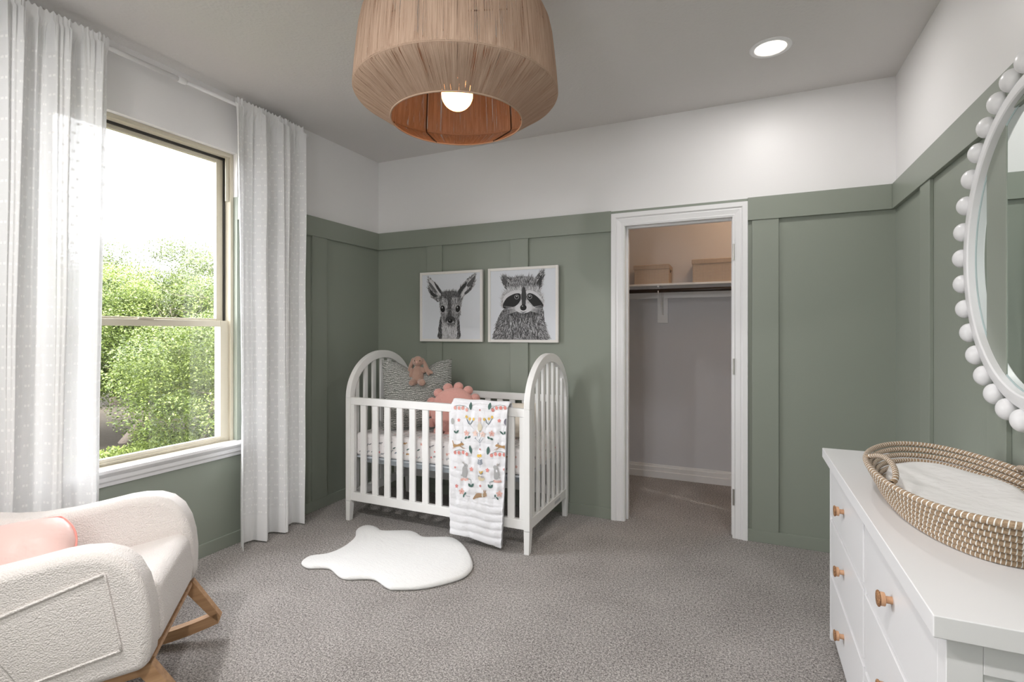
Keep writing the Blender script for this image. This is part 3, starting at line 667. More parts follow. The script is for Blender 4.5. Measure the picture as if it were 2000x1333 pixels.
# ---------------------------------------------------------------- crib
X0, X1, Y0, Y1 = 0.346, 1.716, -0.776, -0.052
cr = empty('crib', ((X0+X1)/2, (Y0+Y1)/2, 0), label='white wooden crib with arched slatted ends against the sage wall', cat='crib')
def C_(mb, name, m=mCrib, bevel=0.0035, label=None, **kw):
    o = P_(mb, name, m, cr, bevel=bevel, **kw)
    if label: o['label'] = label
    return o
LW = 0.046
zt0, zt1 = 0.798, 0.848          # top rails
for ex, sg in ((X0, 1), (X1-0.038, -1)):
    # arched end hoop: outer semi-ellipse, posts down to the bottom rail
    n = 40; oy, oz = (Y1-Y0)/2, 1.160-0.845; iy, iz = oy-0.052, oz-0.056; cy = (Y0+Y1)/2
    outr = [(cy-oy*math.cos(PI*i/n), 0.845+oz*math.sin(PI*i/n)) for i in range(n+1)]; inn = [(cy-iy*math.cos(PI*i/n), 0.845+iz*math.sin(PI*i/n)) for i in range(n+1)]
    mb = MB(); mb.grid([[(x, y, z) for (x, (y, z)) in ((ex, a), (ex+0.038, a), (ex+0.038, b), (ex, b))] for a, b in zip(outr, inn)], cv=True)
    k0 = 0; mb.add([(ex, *outr[0]), (ex+0.038, *outr[0]), (ex+0.038, *inn[0]), (ex, *inn[0])], [(0, 1, 2, 3)]); mb.add([(ex, *outr[-1]), (ex+0.038, *outr[-1]), (ex+0.038, *inn[-1]), (ex, *inn[-1])], [(0, 1, 2, 3)])
    C_(mb, 'arch', bevel=0.003)
    for yy in (Y0, Y1-LW):
        mb = MB(); mb.box(ex, ex+0.038, yy, yy+LW, 0.135, 0.8442)
        yo = yy if yy == Y0 else yy+LW; s_ = 1 if yy == Y0 else -1
        vs = [(ex, yy, 0.135), (ex+0.038, yy, 0.135), (ex+0.038, yy+LW, 0.135), (ex, yy+LW, 0.135)]
        lo = [(ex+0.002, yo, 0.0), (ex+0.034, yo, 0.0), (ex+0.034, yo+s_*0.034, 0.0), (ex+0.002, yo+s_*0.034, 0.0)]
        if s_ < 0: lo = [lo[3], lo[2], lo[1], lo[0]]
        mb.add(vs+lo, [(0, 1, 5, 4), (1, 2, 6, 5), (2, 3, 7, 6), (3, 0, 4, 7), (4, 5, 6, 7)])
        C_(mb, 'leg', bevel=0.0025)
    C_(MB().box(ex+0.004, ex+0.034, Y0+LW, Y1-LW, 0.140, 0.200), 'end_rail')
    for k in range(7):
        yc = Y0+0.0905+k*0.0905; t = (yc-cy)/iy; top = 0.845+iz*math.sqrt(max(0, 1-t*t))+0.006
        C_(MB().box(ex+0.010, ex+0.028, yc-0.018, yc+0.018, 0.198, top), 'end_slat', bevel=0.003)
for yy, bk in ((Y0+0.006, 0), (Y1-0.034, 1)):
    xa, xb = X0+0.038, X1-0.038
    fr = 0.030
    C_(MB().box(xa, xb, yy, yy+fr, zt0, zt1), 'top_rail'); C_(MB().box(xa, xb, yy, yy+fr, 0.140, 0.198), 'bottom_rail')
    C_(MB().box(xa, xa+0.030, yy, yy+fr, 0.198, zt0), 'side_stile'); C_(MB().box(xb-0.030, xb, yy, yy+fr, 0.198, zt0), 'side_stile')
    for k in range(12):
        xs = 0.462+0.1005*k
        C_(MB().box(xs, xs+0.046, yy+0.007, yy+0.023, 0.196, zt0+0.002), 'slat', bevel=0.003)
C_(MB().box(X0+0.05, X1-0.05, Y0+0.05, Y1-0.05, 0.428, 0.441).box(X0+0.06, X1-0.06, Y0+0.10, Y0+0.13, 0.385, 0.428).box(X0+0.06, X1-0.06, Y1-0.13, Y1-0.10, 0.385, 0.428), 'mattress_support', M('pale_blue_grey_metal', (0.62, 0.67, 0.72), 0.45))
for z in (0.245, 0.79):
    for x in (X0+0.0385,): C_(MB().lathe([(0.006, 0), (0.006, 0.002)], (x, Y0+0.030, z), 12, 'x'), 'bolt', mBronze, bevel=0)
C_(MB().box(X1-0.0045, X1-0.0035, -0.33, -0.22, 0.158, 0.178), 'warning_sticker', M('sticker_grey', (0.52, 0.53, 0.55), 0.6), bevel=0)

# mattress with printed sheet
mz0, mz1 = 0.443, 0.600
mt = empty('crib_mattress', (1.03, -0.414, mz0), label='crib mattress in a white fitted sheet printed with small leaves and animals', cat='mattress')
mb = MB(); mb.box(X0+0.046, X1-0.046, Y0+0.045, Y1-0.045, mz0, mz1)
mat_mb = mb
MOT = MB()
GRN = (0.09, 0.16, 0.14); PNK = (0.60, 0.24, 0.22); LPK = (0.72, 0.45, 0.40); YEL = (0.72, 0.48, 0.12); GRY = (0.33, 0.33, 0.34); TAN = (0.42, 0.26, 0.13); DGR = (0.15, 0.15, 0.18); CRM = (0.62, 0.56, 0.44); SLT = (0.16, 0.20, 0.25)
class Mot:
    """motifs drawn in 2-D (a right, b up, metres); map_(a,b)->3-D point just above the cloth"""
    def __init__(s, mp): s.mp = mp; s.k = 0; s.mb = MB()
    def poly(s, pts, c):
        s.k += 1; s.mb.add([s.mp(a, b, 0.0006+0.00002*(s.k % 12)) for a, b in pts], [list(range(len(pts)))], 0, None, c)
    def ell(s, a, b, ra, rb, c, rot=0, n=12):
        s.poly([(a+ra*math.cos(t)*math.cos(rot)-rb*math.sin(t)*math.sin(rot), b+ra*math.cos(t)*math.sin(rot)+rb*math.sin(t)*math.cos(rot)) for t in [2*PI*i/n for i in range(n)]], c)
    def line(s, pts, w_, c):
        for (a0, b0), (a1, b1) in zip(pts[:-1], pts[1:]):
            L = math.hypot(a1-a0, b1-b0) or 1; nx, ny = -(b1-b0)/L*w_/2, (a1-a0)/L*w_/2
            s.poly([(a0+nx, b0+ny), (a1+nx, b1+ny), (a1-nx, b1-ny), (a0-nx, b0-ny)], c)
    def leaf(s, a0, b0, a1, b1, w_, c):
        L = math.hypot(a1-a0, b1-b0); dx, dy = (a1-a0)/L, (b1-b0)/L; pts = []
        for sg in (1, -1):
            for t in ([0, .15, .35, .6, .85] if sg > 0 else [1, .85, .6, .35, .15]):
                ww = sg*w_/2*math.sin(PI*min(1, max(0, t)))**0.8; pts.append((a0+dx*L*t-dy*ww, b0+dy*L*t+dx*ww))
        s.poly(pts, c)
    def flower(s, a, b, r_, c, cc=None, n=5):
        for k in range(n):
            t = 2*PI*k/n+0.3; s.ell(a+r_*0.55*math.cos(t), b+r_*0.55*math.sin(t), r_*0.48, r_*0.34, c, t, 8)
        s.ell(a, b, r_*0.25, r_*0.25, cc or c, 0, 8)
sheetmot = []
def small_motifs(M_, a0, a1, b0, b1, n):
    for k in range(n):
        a = a0+(a1-a0)*((k+0.5)/n)+random.uniform(-.01, .01); b = random.uniform(b0, b1); q = k % 7
        if q in (0, 3): M_.leaf(a-0.012, b-0.006, a+0.014, b+0.007, 0.009, random.choice([GRY, SLT, GRN])); M_.line([(a-0.012, b-0.006), (a+0.014, b+0.007)], 0.001, DGR)
        elif q in (1, 5): M_.ell(a, b, 0.0065, 0.0065, random.choice([PNK, LPK, (0.75, 0.25, 0.25)]), 0, 8)
        elif q == 2:
            M_.line([(a-0.01, b-0.012), (a, b), (a+0.012, b+0.004)], 0.0016, GRN)
            for e in (0, 1, 2): M_.leaf(a-0.006+e*0.006, b-0.006+e*0.004, a-0.012+e*0.008, b+0.004+e*0.004, 0.004, SLT)
        elif q == 4: M_.flower(a, b, 0.010, LPK, PNK)
        else:
            M_.ell(a, b, 0.014, 0.006, TAN if k % 2 else GRY, 0.1); M_.ell(a+0.016, b+0.005, 0.005, 0.004, TAN if k % 2 else GRY); M_.line([(a-0.01, b-0.004), (a-0.014, b-0.012)], 0.002, TAN if k % 2 else GRY); M_.line([(a+0.008, b-0.004), (a+0.012, b-0.012)], 0.002, TAN if k % 2 else GRY)
Mf = Mot(lambda a, b, e: (a, Y0+0.045-e, b)); small_motifs(Mf, X0+0.08, X1-0.08, mz0+0.03, mz0+0.058, 40); small_motifs(Mf, X0+0.09, X1-0.09, mz0+0.075, mz0+0.125, 44)
Me = Mot(lambda a, b, e: (X1-0.046+e, a, b)); small_motifs(Me, Y0+0.08, Y1-0.08, mz0+0.03, mz0+0.125, 34)
Mt = Mot(lambda a, b, e: (a, b, mz1+e))
for r_ in range(13): small_motifs(Mt, X0+0.1, X1-0.1, Y0+0.08+r_*0.046, Y0+0.10+r_*0.046, 22)
P_(mat_mb.merge(Mf.mb, 1).merge(Me.mb, 1).merge(Mt.mb, 1), 'fitted_sheet', [mSheet, mStitch], mt, bevel=0.022, seg=4, fixn=False)

# ---------------------------------------------------------------- quilt over the front rail
def bl_xl(z): return 1.205+0.010*(0.87-z)
def bl_xr(z): return 1.590-0.020*min(1, max(0, (0.87-z)/0.25))*0.5-0.026*max(0, (0.62-z))/0.55
def bl_front(x, z):
    zz = 0.87-z; y = -0.800-0.010*min(1, zz/0.1)-0.022*max(0, zz-0.30)**1.5
    f = z*1.0+0.010*math.sin(x*9+z*3)+0.004*math.sin(x*31)
    y += -0.0085*math.sqrt(abs(math.sin(PI*f/0.046)))*(0.45 if z > 0.28 else 1.0)
    y += -0.006*mnoise.noise(Vector((x*22, z*14, 3)))-0.010*math.sin((x-1.2)*11+zz*2)*min(1, zz)
    y += -0.003*abs(math.sin(x*PI/0.05))*(1 if z > 0.25 else 0.2)
    return y
def bl_bot(x): t = (x-1.21)/0.34; return 0.068-0.030*t+0.006*math.sin(t*5)
path = []
NB = 150
bk = empty('quilt', (1.39, -0.76, 0.85), label='white quilted baby blanket with embroidered woodland motifs draped over the front crib rail', cat='blanket')
def quilt_pts(off):
    P = []
    for i in range(61):
        s_ = i/60; row = []
        back = [(-0.728+off, 0.56), (-0.728+off, 0.70), (-0.729+off, 0.82)]
        top = [(-0.733+off*0.8, 0.852-off*0.5), (-0.742+off*0.4, 0.868-off), (-0.757, 0.873-off), (-0.775-off*0.3, 0.871-off), (-0.790-off*0.7, 0.862-off*0.6)]
        for y, z in back+top:
            x = bl_xl(0.86)*(1-s_)+bl_xr(0.86)*s_; row.append((x, y+0.001*math.sin(x*30), z+0.002*math.sin(x*37)))
        for k in range(NB+1):
            x = bl_xl(0.5)*(1-s_)+bl_xr(0.5)*s_; zb = bl_bot(x); z = 0.850*(1-k/NB)+zb*k/NB
            x = bl_xl(z)*(1-s_)+bl_xr(z)*s_; row.append((x, bl_front(x, z)+(0 if off >= 0 else 0)+0.0, z) if off == QO else (x, max(bl_front(x, z)+0.011, -0.7975), z))
        P.append(row)
    return P
QO = 0.0
outer = quilt_pts(QO); inner = quilt_pts(-0.011)
# closed shell: outer grid, inner grid, joined at the border
mb = MB(); nu, nv = len(outer), len(outer[0]); mb.grid(outer); mb.grid(inner)
off_ = nu*nv; fs = []
for i in range(nu-1): fs += [(i*nv, (i+1)*nv, off_+(i+1)*nv, off_+i*nv), (i*nv+nv-1, (i+1)*nv+nv-1, off_+(i+1)*nv+nv-1, off_+i*nv+nv-1)]
for j in range(nv-1): fs += [(j, j+1, off_+j+1, off_+j), ((nu-1)*nv+j, (nu-1)*nv+j+1, off_+(nu-1)*nv+j+1, off_+(nu-1)*nv+j)]
for f in fs: mb.f.append(list(f)); mb.mi.append(0); mb.uv += [(0, 0)]*4; mb.col.append((1, 1, 1))
quilt_mb = mb
# embroidered motifs, drawn at their place on the cloth
def qmap(a, b, e):
    a = min(max(a, bl_xl(b)+0.003), bl_xr(b)-0.003); return (a, bl_front(a, b)-0.0014-e, b)
Mq = Mot(qmap)
def q4(X, Y):
    p = onY(860+X/8.33, 770+Y/8.33, -0.812); return (p.x, p.z)
def q5(X, Y):
    p = onY(860+X/7.4, 900+Y/7.4, -0.822); return (p.x, p.z)
def ell(q, X, Y, rx, ry, c, rot=0):
    a, b = q(X, Y); k = 8.33 if q is q4 else 7.4; m_ = 0.00336/k
    Mq.ell(a, b, rx*m_, ry*m_, c, rot)
def leafq(q, x0, y0, x1, y1, w_, c): k = 8.33 if q is q4 else 7.4; Mq.leaf(*q(x0, y0), *q(x1, y1), w_*0.00336/k, c)
def lineq(q, pts, w_, c): k = 8.33 if q is q4 else 7.4; Mq.line([q(*p) for p in pts], w_*0.00336/k, c)
def flowerq(q, X, Y, r_, c, cc=None): k = 8.33 if q is q4 else 7.4; a, b = q(X, Y); Mq.flower(a, b, r_*0.00336/k, c, cc)
def polyq(q, pts, c): Mq.poly([q(*p) for p in pts], c)
for (dy, xs, lf) in ((0, [(238, 225), (305, 228), (365, 228), (428, 258)], (492, 265, 492, 130)), (720, [(252, 948), (315, 950), (378, 948), (443, 975)], (515, 975, 490, 830))):
    for x, y in xs: ell(q4, x, y, 24, 28, (0.66, 0.27, 0.24) if dy else (0.72, 0.38, 0.33))
    lineq(q4, [(xs[0][0], xs[0][1]-30), (310, xs[1][1]-45), (400, xs[2][1]-30), (470, xs[3][1]-10)], 5, GRN); leafq(q4, *lf, 50, GRN)
for (xs, lf) in (([(847, 265), (910, 228), (978, 228), (1048, 228)], (785, 260, 810, 140)), ([(835, 998), (900, 978), (968, 985), (1040, 990)], (770, 990, 790, 850))):
    for x, y in xs: ell(q4, x, y, 25, 28, (0.66, 0.27, 0.24))
    lineq(q4, [(820, xs[0][1]-20), (900, xs[1][1]-35), (970, xs[2][1]-45), (1050, xs[3][1]-35)], 5, GRN); leafq(q4, *lf, 55, GRN)
for x, y in ((642, 263), (647, 900)): ell(q4, x, y, 13, 15, PNK)
for x, y, r_ in ((307, 422, 28), (960, 435, 28), (518, 1220, 34), (770, 1240, 32), (257, 1187, 18), (1040, 1228, 20)): flowerq(q4, x, y, r_, (0.68, 0.28, 0.25))
for (cx, cy_, hs) in ((488, 450, [(432, 370), (480, 405), (548, 408)]), (785, 450, [(842, 378), (793, 405), (718, 412)])):
    for hx, hy in hs: ell(q4, hx, hy, 20, 22, YEL); lineq(q4, [(cx, cy_+50), (hx, hy+20)], 4, GRN)
    for t in range(5):
        for sg in (-1, 1): leafq(q4, cx+sg*8*t*0.6, cy_+45-14*t*0.5, cx+sg*(30+8*t), cy_+20-18*t, 9, SLT)
    lineq(q4, [(cx, cy_+50), (cx+(60 if cx < 600 else -60), cy_+115)], 3, GRY)
# standing rabbit in the middle
ell(q4, 648, 545, 42, 68, CRM); ell(q4, 645, 470, 24, 26, (0.60, 0.56, 0.52)); ell(q4, 632, 415, 9, 36, LPK); ell(q4, 658, 415, 9, 36, LPK)
flowerq(q4, 575, 640, 45, (0.82, 0.62, 0.55)); flowerq(q4, 700, 655, 45, (0.82, 0.62, 0.55))
lineq(q4, [(645, 850), (645, 620)], 5, SLT); lineq(q4, [(645, 760), (600, 640)], 4, SLT); lineq(q4, [(645, 760), (690, 660)], 4, SLT); lineq(q4, [(640, 790), (575, 715)], 4, SLT); lineq(q4, [(650, 790), (705, 720)], 4, SLT)
for x, y in ((598, 632), (688, 660), (578, 715), (655, 600)): leafq(q4, x-6, y+18, x+6, y-16, 12, SLT)
ell(q4, 208, 440, 26, 50, (0.42, 0.43, 0.42)); ell(q4, 1085, 458, 42, 55, (0.20, 0.19, 0.24)); ell(q4, 1090, 548, 20, 28, LPK)
for (x, y, lx, ly) in ((262, 640, 235, 590), (262, 640, 310, 585), (1035, 665, 970, 605), (1040, 660, 1062, 605)): leafq(q4, x, y, lx, ly, 30, GRN)
lineq(q4, [(265, 610), (225, 500)], 3, GRY); lineq(q4, [(1030, 620), (1045, 540), (1075, 510)], 3, GRY)
for x, y in ((432, 635), (840, 645)):
    flowerq(q4, x, y, 46, LPK, PNK)
for (a, b, c2, d2) in ((405, 730, 445, 690), (450, 715, 500, 680), (770, 690, 815, 730), (815, 715, 862, 750)): leafq(q4, a, b, c2, d2, 32, GRN)
# foxes
for (ox, sgn, oy) in ((300, 1, 825), (990, -1, 850)):
    def fx(dx, dy, ox=ox, sgn=sgn, oy=oy): return (ox+sgn*dx, oy+dy)
    polyq(q4, [fx(-80, -15), fx(-20, -5), fx(40, -25), fx(62, 0), fx(40, 22), fx(-20, 28), fx(-60, 40), fx(-82, 20)], TAN); ell(q4, *fx(62, -12), 30, 20, TAN, -0.3*sgn)
    polyq(q4, [fx(-78, -5), fx(-100, -70), fx(-92, -75), fx(-66, -12)], TAN); lineq(q4, [fx(-70, 25), fx(-85, 60)], 7, TAN); lineq(q4, [fx(-50, 30), fx(-70, 55)], 7, TAN); lineq(q4, [fx(40, 20), fx(110, 60)], 6, TAN); lineq(q4, [fx(30, 22), fx(90, 72)], 6, TAN)
    ell(q4, *fx(50, -45), 7, 14, DGR); ell(q4, *fx(92, -8), 5, 5, DGR)
for x, y in ((625, 1005), (662, 1000)): ell(q4, x, y, 22, 24, YEL)
lineq(q4, [(652, 1030), (655, 1200)], 4, SLT)
for t in range(4):
    for sg in (-1, 1): leafq(q4, 654, 1090+t*20, 654+sg*(38+t*4), 1055+t*22, 12, SLT)
# grey sitting rabbits
for (cx, sg) in ((355, -1), (803, 1)):
    polyq(q5, smooth_poly([(cx-30, 90), (cx+25, 85), (cx+38, 150), (cx+32, 215), (cx+15, 245), (cx-25, 245), (cx-42, 210), (cx-40, 150)] if sg < 0 else [(cx-30, 110), (cx+22, 105), (cx+38, 170), (cx+40, 235), (cx+15, 275), (cx-30, 275), (cx-42, 235), (cx-38, 170)], 2), (0.36, 0.36, 0.36))
    hy = 75 if sg < 0 else 105
    ell(q5, cx-sg*8 if sg < 0 else cx-18, hy, 32, 28, (0.38, 0.38, 0.38)); leafq(q5, cx-5, hy-10, cx+sg*(48 if sg < 0 else 45), hy-55, 22, (0.42, 0.41, 0.40)); leafq(q5, cx-10 if sg < 0 else cx, hy-15, cx+sg*(30 if sg < 0 else 20), hy-62, 16, (0.5, 0.46, 0.44))
    ell(q5, cx+(8 if sg < 0 else -24), hy+2, 6, 7, DGR); ell(q5, cx+(-48 if sg < 0 else 42), 215 if sg < 0 else 255, 12, 12, (0.5, 0.5, 0.5))
    by = 275 if sg < 0 else 308
    for k in range(4): flowerq(q5, cx-50+k*28 if sg < 0 else cx-30+k*28, by+random.randint(-5, 5), 20, LPK)
    fx0 = 440 if sg < 0 else 712
    lineq(q5, [(fx0-40 if sg < 0 else fx0+60, by-10), (fx0-5, by+10), (fx0, by+60)], 5, GRN); leafq(q5, fx0, 390 if sg < 0 else 410, fx0-35, 330 if sg < 0 else 350, 34, GRN); leafq(q5, fx0, 390 if sg < 0 else 410, fx0+38, 335 if sg < 0 else 355, 34, GRN)
# bird
polyq(q5, smooth_poly([(540, 235), (560, 225), (600, 235), (632, 262), (622, 292), (585, 302), (550, 285)], 2), (0.66, 0.58, 0.42)); ell(q5, 598, 243, 26, 14, (0.40, 0.40, 0.44), -0.2); ell(q5, 552, 228, 14, 12, (0.34, 0.36, 0.38))
for x0, x1, c in ((578, 552, YEL), (580, 590, YEL), (582, 612, YEL)): leafq(q5, x0, 205, x1, 150, 16, c)
for x0, x1 in ((578, 555), (584, 606)): leafq(q5, x0, 212, x1, 175, 12, SLT)
for x, y, r_ in ((237, 368, 26), (925, 418, 28), (575, 370, 18)): flowerq(q5, x, y, r_, (0.62, 0.25, 0.23))
for x, y in ((310, 448), (845, 490)): flowerq(q5, x, y, 42, LPK, PNK)
for (a, b, c2, d2) in ((335, 535, 345, 480), (345, 500, 378, 455), (790, 495, 778, 540), (800, 530, 828, 580)): leafq(q5, a, b, c2, d2, 26, GRN)
lineq(q5, [(370, 505), (430, 522)], 4, DGR); lineq(q5, [(740, 555), (790, 550)], 4, DGR)
polyq(q5, smooth_poly([(470, 552), (500, 500), (520, 478), (575, 475), (605, 480), (635, 490), (655, 510), (645, 530), (600, 535), (520, 545), (490, 562)], 2), (0.36, 0.24, 0.15)); ell(q5, 640, 495, 24, 28, (0.42, 0.30, 0.20)); ell(q5, 605, 510, 12, 30, (0.70, 0.66, 0.58)); leafq(q5, 632, 480, 622, 425, 16, (0.42, 0.30, 0.22)); leafq(q5, 640, 480, 650, 430, 14, (0.42, 0.30, 0.22)); ell(q5, 662, 518, 6, 6, (0.6, 0.3, 0.25)); ell(q5, 508, 470, 9, 9, (0.7, 0.65, 0.6))
P_(quilt_mb.merge(Mq.mb, 1), 'quilt_cloth', [mQuilt, mStitch], bk, smooth=True, fixn=False)

# ---------------------------------------------------------------- pillows and toy in the crib
def pillow_mesh(w_, h_, th, n=28, pinch=0.10, dip=0.0, sag=None):
    mb = MB()
    def pt(i, j, sd):
        u = -1+2*i/n; v = -1+2*j/n
        e = (1-abs(u)**2.6)*(1-abs(v)**2.6); z = sd*th*max(0, e)**0.55
        k = 1-pinch*(1-abs(u)**2)*abs(v)**3; k2 = 1-pinch*(1-abs(v)**2)*abs(u)**3
        x = u*w_/2*k2; y = v*h_/2*k
        if dip and v > 0: y -= dip*math.exp(-(u/0.42)**2)*v**1.5
        z += 0.006*mnoise.noise(Vector((u*2.2, v*2.2, sd*2)))*(1 if sd > 0 else 0.6)
        return (x, y, z)
    uvf = lambda i, j: (i/n, j/n)
    mb.grid([[pt(i, j, 1) for j in range(n+1)] for i in range(n+1)], uvf=uvf); mb.grid([[pt(i, j, -1) for j in range(n+1)] for i in range(n+1)], uvf=uvf)
    return mb
def weld(o, d_=0.0004):
    bm = bmesh.new(); bm.from_mesh(o.data); bmesh.ops.remove_doubles(bm, verts=bm.verts, dist=d_); bmesh.ops.recalc_face_normals(bm, faces=bm.faces); bm.to_mesh(o.data); bm.free()
def basis(o, ex, ey, loc):
    ex = Vector(ex).normalized(); ey = (Vector(ey)-ex*Vector(ey).dot(ex)).normalized(); ez = ex.cross(ey)
    Mx = Matrix((ex, ey, ez)).transposed().to_4x4(); Mx.translation = Vector(loc); o.matrix_world = Mx; return Mx
gp = pillow_mesh(0.510, 0.50, 0.062, dip=0.085, pinch=0.05).build('grey_pillow', mGreyWeave, smooth=True); weld(gp)
tag(gp, 'large grey woven pillow leaning in the far left corner of the crib', 'pillow')
bl, br, tl = Vector((0.545, -0.655, 0.618)), Vector((0.945, -0.310, 0.618)), Vector((0.465, -0.545, 1.105))
exg, eyg = br-bl, tl-bl
Mg = basis(gp, exg, eyg, bl+exg*0.5+eyg*0.485)
ng = Mg.to_3x3() @ Vector((0, 0, 1))
# pink round pillow with pompons
pp = empty('round_pillow', (1.04, -0.42, 0.76), label='round dusty pink plush pillow edged with pompons in the crib', cat='pillow')
mb = MB(); R_ = 0.160; prf = [(R_*math.sin(PI/2*k/12)**0.9 if k else 0.0005, 0.060*max(0, math.cos(PI/2*k/12))**0.6) for k in range(13)]
prf = prf+[(r_, -h_) for r_, h_ in prf[::-1][1:]]
mb.lathe(prf, (0, 0, 0), 48); mb.build('pillow_body', mPinkPlush, pp, smooth=True)
for k in range(14):
    a = 2*PI*(k+0.22)/14; o = MB().ball((0.171*math.cos(a), 0.171*math.sin(a), 0.0), (0.035, 0.033, 0.030), 18, 12).build('pompon', mPinkPlush, pp, smooth=True)
PPC = onY(886, 802, -0.43); npk = Vector((0.30, -0.86, 0.34)).normalized()
exk = Vector((0.9, 0.3, 0)).normalized(); basis(pp, exk, Vector((0, 0.3, 1)) - npk*0.1, PPC)
# cream cushion behind the quilt
cc = pillow_mesh(0.30, 0.26, 0.05).build('small_cushion', mCream, smooth=True); weld(cc)
tag(cc, 'small cream cushion lying in the crib behind the draped quilt', 'cushion'); basis(cc, (1, 0.1, 0), (0, 0.5, 0.86), (1.47, -0.42, 0.715))
# plush rabbit
pr = empty('plush_rabbit', (0, 0, 0), label='taupe plush rabbit with long floppy ears sitting on top of the grey pillow', cat='stuffed toy')
def rot2(a): return Matrix.Rotation(a, 3, 'Y')
mb = MB()
mb.ball((0, 0, 0.070), (0.046, 0.040, 0.062)); mb.ball((0, -0.002, 0.108), (0.036, 0.032, 0.045))
mb.ball((0.002, -0.010, 0.178), (0.039, 0.037, 0.035)); mb.ball((0.002, -0.034, 0.168), (0.022, 0.018, 0.018)); mb.ball((0.002, -0.015, 0.196), (0.030, 0.028, 0.022))
mb.ball((-0.024, -0.020, 0.030), (0.030, 0.040, 0.026)); mb.ball((0.030, -0.030, 0.030), (0.022, 0.040, 0.022)); mb.ball((0.045, -0.062, 0.026), (0.025, 0.018, 0.025)); mb.ball((-0.030, -0.052, 0.022), (0.022, 0.018, 0.020))
# ears
mb.ball((-0.050, 0.0, 0.148), (0.015, 0.016, 0.052), R=rot2(0.30)); mb.ball((-0.036, 0.0, 0.190), (0.014, 0.014, 0.020), R=rot2(0.5))
mb.ball((0.062, 0.0, 0.135), (0.016, 0.016, 0.062), R=rot2(-0.36)); mb.ball((0.036, 0.0, 0.186), (0.014, 0.014, 0.022), R=rot2(-0.5))
# arms
mb.ball((-0.043, -0.020, 0.095), (0.014, 0.016, 0.040), R=rot2(0.12)); mb.ball((0.040, -0.008, 0.118), (0.014, 0.014, 0.026), R=rot2(-0.6)); mb.ball((0.086, 0.0, 0.108), (0.030, 0.014, 0.015), R=rot2(0.5))
rb = mb.build('body', mTaupePlush, pr, smooth=True)
rm = rb.modifiers.new('remesh', 'REMESH'); rm.mode = 'VOXEL'; rm.voxel_size = 0.0030; rm.use_smooth_shade = True
sm = rb.modifiers.new('smooth', 'SMOOTH'); sm.factor = 0.5; sm.iterations = 4
for x in (-0.016, 0.022): MB().ball((x, -0.0445, 0.181), 0.0036, 10, 8).build('eye', mBlack, pr, smooth=True)
MB().ball((0.002, -0.0525, 0.171), (0.005, 0.003, 0.004), 10, 8).build('nose', mNosePink, pr, smooth=True)
MB().box(0.0015, 0.0028, -0.0522, -0.050, 0.158, 0.168).build('mouth_stitch', mNosePink, pr)
pr.location = (0.650, -0.485, 0.905); pr.rotation_euler = (-0.16, 0.0, 0.42)
pr.location = Vector((0.712, -0.453, 0.905))

# ---------------------------------------------------------------- rug
rugpx = [(590, 1101), (606, 1090), (640, 1085), (672, 1071), (694, 1052), (697, 1038), (709, 1031), (724, 1030), (737, 1034), (748, 1040), (795, 1040), (812, 1044), (826, 1052), (845, 1053), (878, 1053), (897, 1061), (912, 1078), (922, 1103), (916, 1120), (892, 1134), (830, 1149), (775, 1152), (757, 1149), (735, 1134), (712, 1131), (678, 1132), (663, 1127), (647, 1113), (630, 1110), (602, 1110)]
rug2 = smooth_poly([tuple(onZ(x, y, 0.008)[:2]) for x, y in rugpx], 5)
def offset_poly(poly, d_):
    n = len(poly); o = []
    for i in range(n):
        a = np.array(poly[i-3]); b = np.array(poly[(i+3) % n]); t = b-a; t /= (np.linalg.norm(t)+1e-9); nn = np.array((-t[1], t[0])); o.append(tuple(np.array(poly[i])+nn*d_))
    return o
area = sum(rug2[i][0]*rug2[(i+1) % len(rug2)][1]-rug2[(i+1) % len(rug2)][0]*rug2[i][1] for i in range(len(rug2)))
sg = 1 if area > 0 else -1
cen = Vector((sum(p[0] for p in rug2)/len(rug2), sum(p[1] for p in rug2)/len(rug2)))
rug = empty('sheepskin_rug', (cen.x, cen.y, 0), label='white faux sheepskin rug on the carpet in front of the crib', cat='rug')
mb = MB(); rings = []
for d_, z in ((0.004, 0.0005), (-0.004, 0.007), (-0.003, 0.014), (0.003, 0.020), (0.012, 0.0245)):
    rings.append([(x, y, z) for x, y in offset_poly(rug2, sg*d_)])
edge = offset_poly(rug2, sg*0.012)
for k in range(1, 15):
    f_ = 1-(k/15)*0.97-0.03; rings.append([(cen.x+(x-cen.x)*f_, cen.y+(y-cen.y)*f_, 0.0265+0.004*mnoise.noise(Vector((x*f_*7, y*f_*7, 1)))+0.002*min(1, k/3)) for x, y in edge])
mb.grid([list(c) for c in zip(*rings)], cu=True); mb.add(rings[-1], [list(range(len(rings[-1])))])
P_(mb, 'fleece', mFur, rug, smooth=True)

